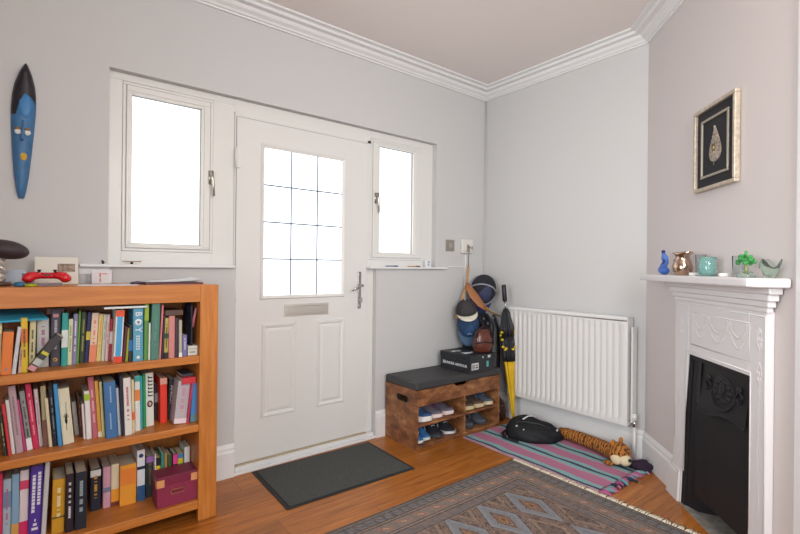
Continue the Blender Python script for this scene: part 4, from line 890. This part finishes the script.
m=MB(); m.ell((hx-.030,hy-.052,hz-.022),(.042,.034,.032),14,8); m.ell((hx-.058,hy-.01,hz-.022),(.018,.034,.030),12,8); m.build('muzzle',mat('cream_plush','d9cba8',.95,bump=.5,bscale=90),t)
m=MB(); m.ell((hx-.040,hy-.084,hz-.010),(.014,.010,.010),10,6); m.build('nose',mat('dark_nose','2a1c18',.4),t)
for dx,dy in ((-.040,.018),(.040,.01)):
    m=MB(); m.ell((hx+dx,hy+dy,hz+.062),(.020,.011,.022),12,8); m.build('ear',mat('orange_plush','b4732c',.95,bump=.5,bscale=90),t)
for dx,dy in ((-.058,-.028),(-.012,-.062)):
    m=MB(); m.ell((hx+dx,hy+dy,hz+.018),(.006,.006,.007),8,6); m.build('eye',mat('dark_eye','1c1512',.2),t)
for s_ in (-1,1): m=MB(); m.ell((hx-.02+s_*.045,hy+.03,.0135),(.022,.035,.013),10,6); m.build('paw',MTg,t)
# dark scarf heap beside the tiger's nose
m=MB(); rr=random.Random(5)
rows=[]
for j in range(9):
    v=j/8; rows.append([(math.cos(a)*(.070*math.cos(v*PI/2)+.001)*(1+.25*math.sin(3*a+j)),math.sin(a)*(.045*math.cos(v*PI/2)+.001)*(1+.2*math.sin(4*a+1.3*j)),.002+.050*math.sin(v*PI/2)*(1+.1*math.sin(2*a))) for a in [2*PI*k/22 for k in range(22)]])
m.rings(rows); o=m.build('scarf',mat('dark_plum_wool','2c1f30',.95,bump=.6,bscale=60)); o.location=(-.155,-1.375,.009); o.rotation_euler=(0,0,R(-50)); tag(o,'small dark plum woolly heap beside the tiger nose','scarf')
# ================================================================ black bag on the rug
t=thing('black_bag','slumped black nylon bag lying on the striped rug','bag',(-.238,-.668,.0095),R(-58))
m=MB(); rows=[]
for j in range(13):
    v=j/12; rz_=math.cos(v*PI/2)**.55; zz=.112*math.sin(v*PI/2)**.8
    rows.append([(math.cos(a)*.190*max(rz_,.01)*(1+.06*math.sin(3*a+1)+.045*math.sin(5*a+j*.6)+.02*math.sin(9*a+j*1.1)),math.sin(a)*.135*max(rz_,.01)*(1+.06*math.cos(2*a)+.045*math.sin(7*a+j)),zz*(1+.22*math.cos(a-2.6)+.05*math.sin(4*a))) for a in [2*PI*k/36 for k in range(36)]])
m.rings(rows); MBk=mat('black_nylon_bag','15171b',.7,bump=.6,bscale=14); m.build('bag_body',MBk,t)
m=MB(); m.tube([(-.12,-.05,.105),(-.05,-.075,.122),(.05,-.075,.118),(.12,-.045,.088)],.003,6); m.build('zip',mat('grey_zip','4b4e52',.4,.4),t)
m=MB(); m.tube([(-.06,-.06,.134),(-.03,-.02,.147),(.0,-.0,.146),(.02,.012,.138)],.005,6,flat=(1.6,.6)); m.build('white_cord',hm('cfd2d2'),t)
m=MB(); m.ell((.165,-.03,.075),(.007,.007,.007),8,6); m.ell((-.05,-.115,.08),(.005,.005,.005),8,6); m.ell((-.10,-.085,.09),(.008,.006,.005),8,6); m.build('toggle',hm('d6d8d6'),t)
m=MB(); m.tube([(-.17,.0,.03),(-.20,-.06,.02),(-.17,-.12,.010),(-.08,-.145,.008)],.008,6,flat=(1.6,.5)); m.build('strap',MBk,t)
# ================================================================ shoe bench
def rustic():
    m,nt,b,N,L,M,ramp,mix,noise,coords,bump=nodes_mat('rustic_brown_board',.55)
    v=coords((1.6,1.6,3.2)); n=noise(v,5,6,.7); n2=noise(coords((1,1,1)),9,3,.6); v3=coords((10,10,1.2)); n3=noise(v3,6,4,.6)
    c=ramp(n,[(.30,'3f2716'),(.44,'79492a'),(.55,'a36c40'),(.70,'c79a6c')],'LINEAR'); c=mix(M('MULTIPLY',n3,.5),c,'5a351c'); c=mix(M('MULTIPLY',n2,.3),c,'7a5238'); L(c,b.inputs['Base Color']); bump(n3,.1,.001); return m
MRu=rustic(); X0,X1,Y0,Y1=-1.048,-.222,-.360,-.025
t=thing('shoe_bench','rustic brown shoe bench with a black padded lid and open cubbies','bench',((X0+X1)/2,(Y0+Y1)/2,0)); ox,oy=(X0+X1)/2,(Y0+Y1)/2
def bb(nm,x0,x1,y0,y1,z0,z1,mt=MRu,bv=.002): return MB().box(x0-ox,x1-ox,y0-oy,y1-oy,z0,z1).build(nm,mt,t,bevel=bv)
# left side with its hand slot
m=MB(); yh,zh=(Y0+Y1)/2-.02-oy,.315; n=20
outer=[(Y0-oy,0),(Y1-oy,0),(Y1-oy,.389),(Y0-oy,.389)]
for side,(xa,xb) in enumerate(((X0,X0+.018),(X1-.018,X1))):
    m=MB(); a=.05; b=.016
    m.box(xa-ox,xb-ox,Y0-oy,Y1-oy,0,zh-b); m.box(xa-ox,xb-ox,Y0-oy,Y1-oy,zh+b,.389); m.box(xa-ox,xb-ox,Y0-oy,yh-a,zh-b,zh+b); m.box(xa-ox,xb-ox,yh+a,Y1-oy,zh-b,zh+b)
    m.build('side_board',MRu,t)
    k=MB(); ring=[]; 
    for i in range(24):
        an=2*PI*i/24; cy=yh+(a-b)*(1 if math.cos(an)>0 else -1)+b*math.cos(an); ring.append((cy,zh+b*math.sin(an)))
    big=[(yh+(a+.006-b)*(1 if math.cos(2*PI*i/24)>0 else -1)+(b+.006)*math.cos(2*PI*i/24),zh+(b+.006)*math.sin(2*PI*i/24)) for i in range(24)]
    xs=xa-.001-ox if side==0 else xb+.001-ox
    k.rings([[(xs,p[0],p[1]) for p in big],[(xs+(.001 if side==0 else -.001),p[0],p[1]) for p in ring],[(xs+(.016 if side==0 else -.016),p[0],p[1]) for p in ring]],cap=False,smooth=False)
    k.build('hand_slot',mat('dark_slot','1a1512',.6),t)
bb('bottom_board',X0+.018,X1-.018,Y0,Y1,.012,.028); bb('shelf_board',X0+.018,X1-.018,Y0+.004,Y1-.006,.147,.163); bb('divider',-.600,-.584,Y0+.006,Y1-.006,.028,.147); bb('divider',-.600,-.584,Y0+.006,Y1-.006,.163,.282)
bb('compartment_floor',X0+.018,X1-.018,Y0+.018,Y1-.006,.282,.292); bb('back_board',X0+.018,X1-.018,Y1-.006,Y1,.012,.389,mat('dark_brown_back','3b2619',.7))
bb('plinth',X0+.018,X1-.018,Y0+.006,Y0+.02,0,.012)
m=MB(); xc=(X0+X1)/2-ox; hw=(X1-X0)/2-.018
m.prism([(-hw,.284),(hw,.284),(hw,.388),(xc+.07,.388),(xc+.05,.368),(xc-.05,.368),(xc-.07,.388),(-hw,.388)],'y',Y0-oy,Y0+.017-oy); m.build('apron',MRu,t,bevel=.001)
m=MB(); m.box(X0-.003-ox,X1+.003-ox,Y0-.004-oy,Y1-oy,.390,.441); m.build('padded_lid',mat('black_leatherette','3a3a3c',.55,bump=.15,bscale=120),t,bevel=.010,seg=4)
# shoes
def shoe(name,label,x,z,L_,wd,ht,up_c,sole_c,acc=None,rz=0,y=-.335,group=None,collar='2a2a2e',lace=True,st=.022):
    t=thing(name,label,'shoe',(x,y,z),rz,group)  # toe at -y (front), heel behind
    def wf(u): # u 0 toe 1 heel
        return wd/2*(math.sin(min(1,u/.22)*PI/2)**.7)*(1-.22*math.sin(max(0,min(1,(u-.3)/.5))*PI))*(1 if u<.85 else math.sqrt(max(0.02,1-((u-.85)/.15)**2)*.8+.2))
    def hf(u): return ht*(.34+.66*min(1,max(0,(u-.12)/.45))**1.1)*(1 if u>.1 else (.55+.45*u/.1))
    us=[i/16 for i in range(17)]; us[0]=.004; us[-1]=.996
    m=MB(); rows=[]
    for u in us:
        w_=wf(u)+.003; zt=st+(.006 if u>.7 else 0); tz=.010*max(0,1-u/.15)
        rows.append([(-w_,u*L_,tz),(w_,u*L_,tz),(w_*1.02,u*L_,zt+tz*.5),(-w_*1.02,u*L_,zt+tz*.5)])
    m.rings(rows,smooth=False); m.build('sole',mat('sole_rubber',sole_c,.6),t,bevel=.002)
    m=MB(); rows=[]
    for u in us:
        w_=wf(u); h=hf(u); row=[]
        for k in range(13):
            a=PI*k/12; ca,sa=math.cos(a),math.sin(a); row.append((w_*ca*(1-.25*sa*min(1,u*2)),u*L_,st-.004+(max(h,st+.02)-st+.004)*sa**.75))
        rows.append(row)
    m.rings(rows,close=False,cap=False); UP=m.build('upper',mat('shoe_upper',up_c,.75,bump=.2,bscale=60),t)
    m=MB(); m.ell((0,L_*.76,ht*1.0),(wd*.24,L_*.17,.010),16,6); m.build('collar',mat('shoe_lining',collar,.9),UP)
    if lace:
        m=MB()
        for i in range(4):
            u=.33+.065*i; h=hf(u); m.tube([(-wd*.16,u*L_,h-.002),(0,u*L_,h+.004),(wd*.16,u*L_,h-.002)],.0026,6)
        m.build('laces',mat('laces',acc or 'd6d6d4',.8),UP)
    for s_ in (-1,1): m=MB(); m.tube([(s_*(wf(.45)+.001),.42*L_,.026),(s_*(wf(.5)-.004),.50*L_,ht*.55),(s_*(wf(.62)+.0),.62*L_,.03)],.0035,6); m.build('side_stripe',mat('shoe_stripe',acc or sole_c,.6),UP)
    return t
zu=.1635; zl=.0285
shoe('trainer','blue trainer with thick white sole at the left of the upper cubby',-.915,zu,.285,.108,.112,'34507c','e4e4e0','8a97aa',y=-.356,rz=R(12),st=.036)
shoe('trainer','grey trainer with pink lining and pale sole in the middle of the upper cubby',-.805,zu,.275,.102,.102,'6a6470','e6d6d4','b04a7a',y=-.344,rz=R(12),collar='8a3058',st=.028)
shoe('trainer','grey and pink trainer touching the divider, upper cubby',-.690,zu,.27,.100,.100,'5f5a68','e0d0ce','a84a74',y=-.338,rz=R(12),collar='8a3058',st=.028)
shoe('loafer','brown shoe with cream sole just right of the divider',-.500,zu,.27,.098,.085,'54443a','c9b58a','b7a67c',y=-.354,rz=R(8),lace=False,st=.030)
shoe('loafer','brown shoe with cream sole in the middle of the right upper cubby',-.396,zu,.27,.098,.083,'5a483c','cbb78e','b7a67c',y=-.356,rz=R(8),lace=False,st=.030)
shoe('trainer','slate blue trainer with cream sole at the right of the upper cubby',-.298,zu,.27,.098,.102,'4d5868','d8caa6','8794a8',y=-.354,st=.028)
shoe('childs_shoe','small blue and yellow shoe, nearest the left side board of the bench',-.990,zl,.17,.070,.092,'2f6aa8','d4d8d8','d8e03a',y=-.350,collar='cfe02a',lace=False)
shoe('childs_shoe','small blue and yellow shoe, second from the left side board of the bench',-.914,zl,.17,.070,.095,'2f66a0','c9d8cc','d8e03a',y=-.335,collar='c6dc2e',lace=False)
shoe('trainer','black trainer with white trim beside the small blue shoes',-.820,zl,.285,.106,.100,'24272e','3a3d42','d0d2d2',y=-.352,rz=R(-6))
shoe('trainer','black trainer with white trim against the lower divider',-.698,zl,.285,.106,.100,'262930','c9cacc','d0d2d2',y=-.352,rz=R(-5))
shoe('trainer','grey mesh trainer just right of the lower divider',-.500,zl,.285,.108,.104,'4a4e56','3a3c42','8a8e96',y=-.350)
shoe('trainer','grey mesh trainer in the lower right corner cubby',-.360,zl,.285,.108,.104,'4e525a','3a3c42','8a8e96',y=-.350)
# shoe box
t=thing('shoe_box','black shoe box with white lettering and labels standing on the bench lid','box',(-.4385,-.232,.4415),0)
MBx=mat('black_card','26282c',.45); hx,hy=.136,.150
MB().box(-hx,hx,-hy,hy,0,.088).build('box_body',MBx,t,bevel=.0015)
MB().box(-hx-.003,hx+.003,-hy-.003,hy+.003,.088,.124).build('box_lid',mat('black_card_lid','232529',.4),t,bevel=.0015)
SIDE=Matrix.Rotation(R(-90),4,'Z')@UPR
m=MB(); m.text('UNDER ARMOUR',.027,Tm((-hx-.0006,-.012,.046))@SIDE,sx=1.05)
for s_ in (-1,1): m.box(-hx-.0008,-hx,.112+s_*.008-.0025,.112+s_*.008+.0025,.034,.060)
m.box(-hx-.0008,-hx,.104,.120,.044,.050); m.build('white_lettering',hm('e2e3e4'),t)
m=MB(); m.box(-.118,-.045,-hy-.0008,-hy,.022,.070); m.build('paper_label',hm('cfcfcd'),t)
m=MB(); 
for i in range(5): m.box(-.112+i*.006,-.109+i*.006,-hy-.0014,-hy,.028,.062)
m.box(-.078,-.052,-hy-.0014,-hy,.032,.042).box(-.074,-.056,-hy-.0014,-hy,.048,.058); m.build('label_print',hm('4a4446'),t)
m=MB(); m.box(.040,.062,-hy-.0008,-hy,.030,.072); m.build('teal_sticker',hm('58aab0'),t)
m=MB(); m.box(.050,.078,-hy-.0036,-hy-.003,.096,.114).box(-.01,.005,-hy-.0036,-hy-.003,.100,.110); m.build('lid_mark',hm('c9c9cb'),t)
m=MB(); m.xbox((-.07,.075,.1245),(.045,.028,.001),Matrix.Rotation(R(8),4,'Z')); m.xbox((-.040,.055,.1245),(.028,.03,.001)); m.xbox((-.055,-.045,.1245),(.065,.045,.001),Matrix.Rotation(R(-6),4,'Z')); m.xbox((-.01,-.04,.1245),(.04,.02,.001)); m.build('lid_emblem',hm('dadadc'),t)
# ================================================================ hanging bags, caps
m=MB(); m.box(-.012,.012,-.004,0,-.03,.03); m.tube([(0,-.004,.012),(0,-.03,.006),(0,-.045,-.008),(0,-.05,.014)],.0045,8); o=m.build('coat_hook',M_steel); o.location=(-.232,-.0285,1.352); tag(o,'small steel hook on the off white chime box','hook')
t=thing('shoulder_bag','flat tan leather bag hung by a thin cord below the chime box','bag',(-.25,-.10,.75))
MTan=mat('tan_leather','a06a44',.55,bump=.15,bscale=80); ML=mat('light_tan_strap','b98c62',.6)
def wp(*ps): return [(x+.25,y+.10,z-.75) for x,y,z in ps]
m=MB(); m.tube(wp((-.232,-.045,1.354),(-.245,-.05,1.28),(-.257,-.06,1.207)),.003,6); m.build('cord',mat('grey_cord','6a6462',.6),t)
m=MB(); m.tube(wp((-.257,-.06,1.21),(-.272,-.07,1.16),(-.290,-.08,1.11),(-.310,-.09,1.06)),.011,8,flat=(1.2,.35)); m.tube(wp((-.305,-.085,1.06),(-.335,-.09,1.00),(-.375,-.10,.93),(-.432,-.10,.80)),[.010,.011,.012,.012],8,flat=(1.1,.4)); m.build('strap',ML,t)
m=MB(); m.tube(wp((-.314,-.10,1.075),(-.316,-.13,1.03),(-.308,-.17,.975),(-.285,-.215,.915),(-.232,-.24,.868)),[.014,.036,.050,.040,.018],14,flat=(1,.28)); m.build('leather_flap',MTan,t)
m=MB(); m.tube(wp((-.250,-.245,.885),(-.20,-.25,.850),(-.12,-.24,.822),(-.05,-.20,.808),(.0,-.17,.800)),[.014,.018,.017,.014,.010],10,flat=(1,.4)); m.build('mustard_trim',mat('mustard_leather','a07c46',.5),t)
def cap(label,loc,rot,c1,c2,brim,sc=1.0,emblem=None):
    t=bpy.data.objects.new('baseball_cap',None); COL.objects.link(t); t.matrix_world=Matrix.Translation(loc)@rot; tag(t,label,'cap')
    m=MB(); m.mi=0; rows=[]
    for j in range(10):
        v=j/9*PI/2; rows.append([(.085*sc*math.cos(a)*max(math.cos(v),.01),.105*sc*math.sin(a)*max(math.cos(v),.01),.105*sc*math.sin(v)**.9) for a in [2*PI*k/24 for k in range(24)]])
    m.rings(rows,cap=False); m.build('crown',mat('cap_cloth',c1,.85,bump=.2,bscale=70),t,recalc=False)
    m=MB(); rows=[]
    for j in range(6):
        v=(.15+.75*j/5)*PI/2; rows.append([(.087*sc*math.cos(a)*math.cos(v),.107*sc*math.sin(a)*math.cos(v),.107*sc*math.sin(v)**.9) for a in [-PI/2-.65+1.3*k/8 for k in range(9)]])
    m.rings(rows,close=False,cap=False); m.build('front_panel',mat('cap_cloth',c2,.85,bump=.2,bscale=70),t,recalc=False)
    m=MB(); rows=[]
    for j in range(6):
        f=j/5; rows.append([((.080+.002*f)*sc*math.sin(a),-(.100*math.cos(a)*(1)+.075*f*math.cos(a)**.5 if math.cos(a)>0.001 else .0)*sc,-.012*f*math.cos(a)*sc+.001+.010*(1-math.cos(a))*0) for a in [-1.45+2.9*k/12 for k in range(13)]])
    m.rings(rows,close=False,cap=False); b_=m.build('brim',mat('cap_brim',brim,.8),t,recalc=False); sd=b_.modifiers.new('s','SOLIDIFY'); sd.thickness=.003
    m=MB(); m.ell((0,0,.106*sc),(.006,.006,.004),8,5); m.build('button',mat('cap_brim',brim,.8),t)
    if 'topmost' in label: m=MB(); m.tube([(.088*sc*math.cos(a),.108*sc*math.sin(a),.004) for a in [2*PI*k/24 for k in range(25)]],.007,6,cap=False); m.tube([(-.088*sc*math.cos(a),-.02,.108*sc*math.sin(a)) for a in [PI*k/12 for k in range(13)]],.006,6); m.build('grey_band',mat('grey_band','9a9ca6',.8),t)
    if emblem: m=MB(); m.lathe([(.012,-.001),(.018,-.001),(.018,.001),(.012,.001)],16,M=Tm((0,-.088*sc,.058*sc),rx=R(62)),cap=False); m.build('emblem',hm(emblem),t)
    return t
RX=lambda a,b,c:Matrix.Rotation(R(c),4,'Z')@Matrix.Rotation(R(b),4,'Y')@Matrix.Rotation(R(a),4,'X')
cap('black and grey cap with navy underside, topmost of the hanging caps',(-.118,-.085,1.012),RX(62,20,-30),'24242c','3a3f5c','333a66',1.22)
cap('black cap with a wide cream brim under the tan strap',(-.385,-.165,.853),RX(16,-10,-40),'2f2d30','3a3638','ddd7c6',.95)
cap('steel blue cap with a ring emblem hanging lowest above the shoe box',(-.325,-.125,.755),RX(80,0,-36),'2c4668','30507a','48627e',1.0,emblem='c9d4de')
# dark backpack and brown leather bag
t=thing('backpack','black backpack hanging in the corner behind the shoe box','backpack',(-.185,-.095,.45))
m=MB(); rows=[]
for z,wx,wy in ((0,.06,.04),(.02,.105,.062),(.10,.125,.075),(.22,.125,.075),(.32,.11,.065),(.38,.075,.045),(.40,.03,.02)): rows.append([(wx*math.copysign(abs(math.cos(a))**.6,math.cos(a))*(1+.04*math.sin(5*a+z*30)),wy*math.copysign(abs(math.sin(a))**.6,math.sin(a)),z) for a in [2*PI*k/28 for k in range(28)]])
m.rings(rows); m.build('pack_body',mat('black_pack_cloth','1e1d26',.6,bump=.3,bscale=25),t)
m=MB(); m.tube([(-.05,-.05,.37),(-.04,-.10,.30),(-.05,-.11,.15),(-.06,-.085,.03)],.012,8,flat=(1.4,.5)); m.tube([(.06,-.05,.37),(.075,-.10,.28),(.07,-.10,.12),(.06,-.08,.03)],.012,8,flat=(1.4,.5)); m.tube([(-.02,0,.40),(0,-.01,.43),(.02,0,.40)],.006,8); m.tube([(.125,-.06,.36),(.150,-.085,.25),(.150,-.10,.05),(.135,-.11,-.12)],.014,8,flat=(1.2,.5)); m.build('shoulder_strap',mat('black_webbing','26242c',.7),t)
m=MB(); 
for (x,z) in ((-.09,.33),(-.02,.34),(.03,.30),(.09,.34)): m.ell((x,-.085,z),(.010,.006,.012),8,6)
m.build('buckle',mat('pale_buckle','8f8f98',.3,.5),t)
t=thing('leather_bag','glossy brown leather bag resting on the right end of the shoe box','bag',(-.372,-.318,.5665),R(-28))
m=MB(); rows=[]
for z,wx,wy in ((0,.055,.03),(.01,.068,.04),(.05,.074,.046),(.10,.068,.042),(.15,.055,.030),(.168,.045,.012)): rows.append([(wx*math.copysign(abs(math.cos(a))**.7,math.cos(a))*(1+.05*math.sin(3*a+z*20)),wy*math.copysign(abs(math.sin(a))**.8,math.sin(a))*(1+.08*math.cos(5*a+z*40)),z) for a in [2*PI*k/26 for k in range(26)]])
m.rings(rows); m.build('bag_body',mat('brown_leather','5c2f22',.3,bump=.25,bscale=30,coat=.3),t)
m=MB(); m.tube([(-.06,-.03,.11),(-.05,-.04,.17),(.0,-.03,.20),(.05,-.03,.17),(.06,-.02,.11)],.006,8); m.tube([(-.07,-.035,.07),(0,-.060,.085),(.07,-.035,.07)],.005,6); m.build('bag_strap',mat('dark_leather','2c1a18',.4),t)
# brown boot / bag at right end of bench
t=thing('tall_boot','dark brown leather boot bag standing at the right end of the bench','boot bag',(-.135,-.262,0),R(10))
m=MB(); rows=[]
for z,wx,wy,cx in ((.0085,.045,.045,.0),(.02,.068,.07,.0),(.08,.072,.078,.002),(.14,.062,.066,.0),(.18,.030,.04,-.018),(.24,.016,.03,-.030),(.38,.018,.03,-.024),(.42,.010,.02,-.024)): rows.append([(cx+wx*math.cos(a),wy*math.sin(a),z) for a in [2*PI*k/24 for k in range(24)]])
m.rings(rows); m.build('boot_body',mat('dark_brown_leather','3a231c',.4,bump=.3,bscale=40,noise=.4,nscale=14),t)
m=MB(); m.ell((-.048,-.05,.09),(.008,.006,.008),8,6); m.ell((-.03,-.065,.13),(.005,.004,.005),8,6); m.build('stud',mat('brass_stud','a08a6a',.3,.8),t)
# ================================================================ umbrella
t=bpy.data.objects.new('umbrella',None); COL.objects.link(t); top=Vector((.0,-.185,1.06)); tip=Vector((-.035,-.345,.010))
tip=Vector((-.135,-.428,.012)); top=Vector((-.134,-.318,1.062))
ax=(top-tip).normalized(); t.matrix_world=Matrix.Translation(tip)@ax.to_track_quat('Z','Y').to_matrix().to_4x4(); tag(t,'folded umbrella with yellow lower cloth and black top leaning in the corner','umbrella')
def fold(rows,mt,nm,npl=8):
    m=MB(); rr_=[]
    for z,r_ in rows: rr_.append([(r_*(1+.22*math.cos(npl*a+z*6))*math.cos(a),r_*(1+.22*math.cos(npl*a+z*6))*math.sin(a),z) for a in [2*PI*k/48 for k in range(48)]])
    m.rings(rr_); return m.build(nm,mt,t)
MY=mat('yellow_umbrella_cloth','d3ab16',.5,noise=.12,nscale=12); MUK=mat('black_umbrella_cloth','1d1e24',.5)
fold([(.03,.007),(.10,.013),(.25,.022),(.40,.030),(.475,.036)],MY,'yellow_cloth')
fold([(.470,.038),(.52,.041),(.60,.044),(.66,.040)],MUK,'black_cloth'); fold([(.655,.040),(.72,.050),(.76,.040),(.84,.026),(.875,.012)],MUK,'black_frill')
m=MB(); rr=random.Random(2)
for i in range(26):
    a=rr.uniform(0,2*PI); z=rr.uniform(.56,.70); r_=.048; m=MB(); m.ell((r_*math.cos(a),r_*math.sin(a),z),(.013,.013,.010),8,5); m.build('yellow_emblem',hm('d8c022'),t)
m=MB()
for a,z in ((4.2,.40),(4.3,.37),(4.0,.34),(4.6,.36)): m.ell((.030*math.cos(a),.030*math.sin(a),z),(.006,.006,.009),8,5)
m.build('black_print',M_black,t)
m=MB(); m.tube([(0,0,0),(0,0,.04)],[.003,.005],8); m.tube([(0,0,.86),(0,0,.93)],.005,8); m.build('shaft',M_chrome,t)
m=MB(); m.tube([(0,0,.925),(0,0,.935),(0,0,1.05),(0,0,1.058)],[.012,.0175,.0175,.014],14); m.build('umbrella_handle',M_black,t)
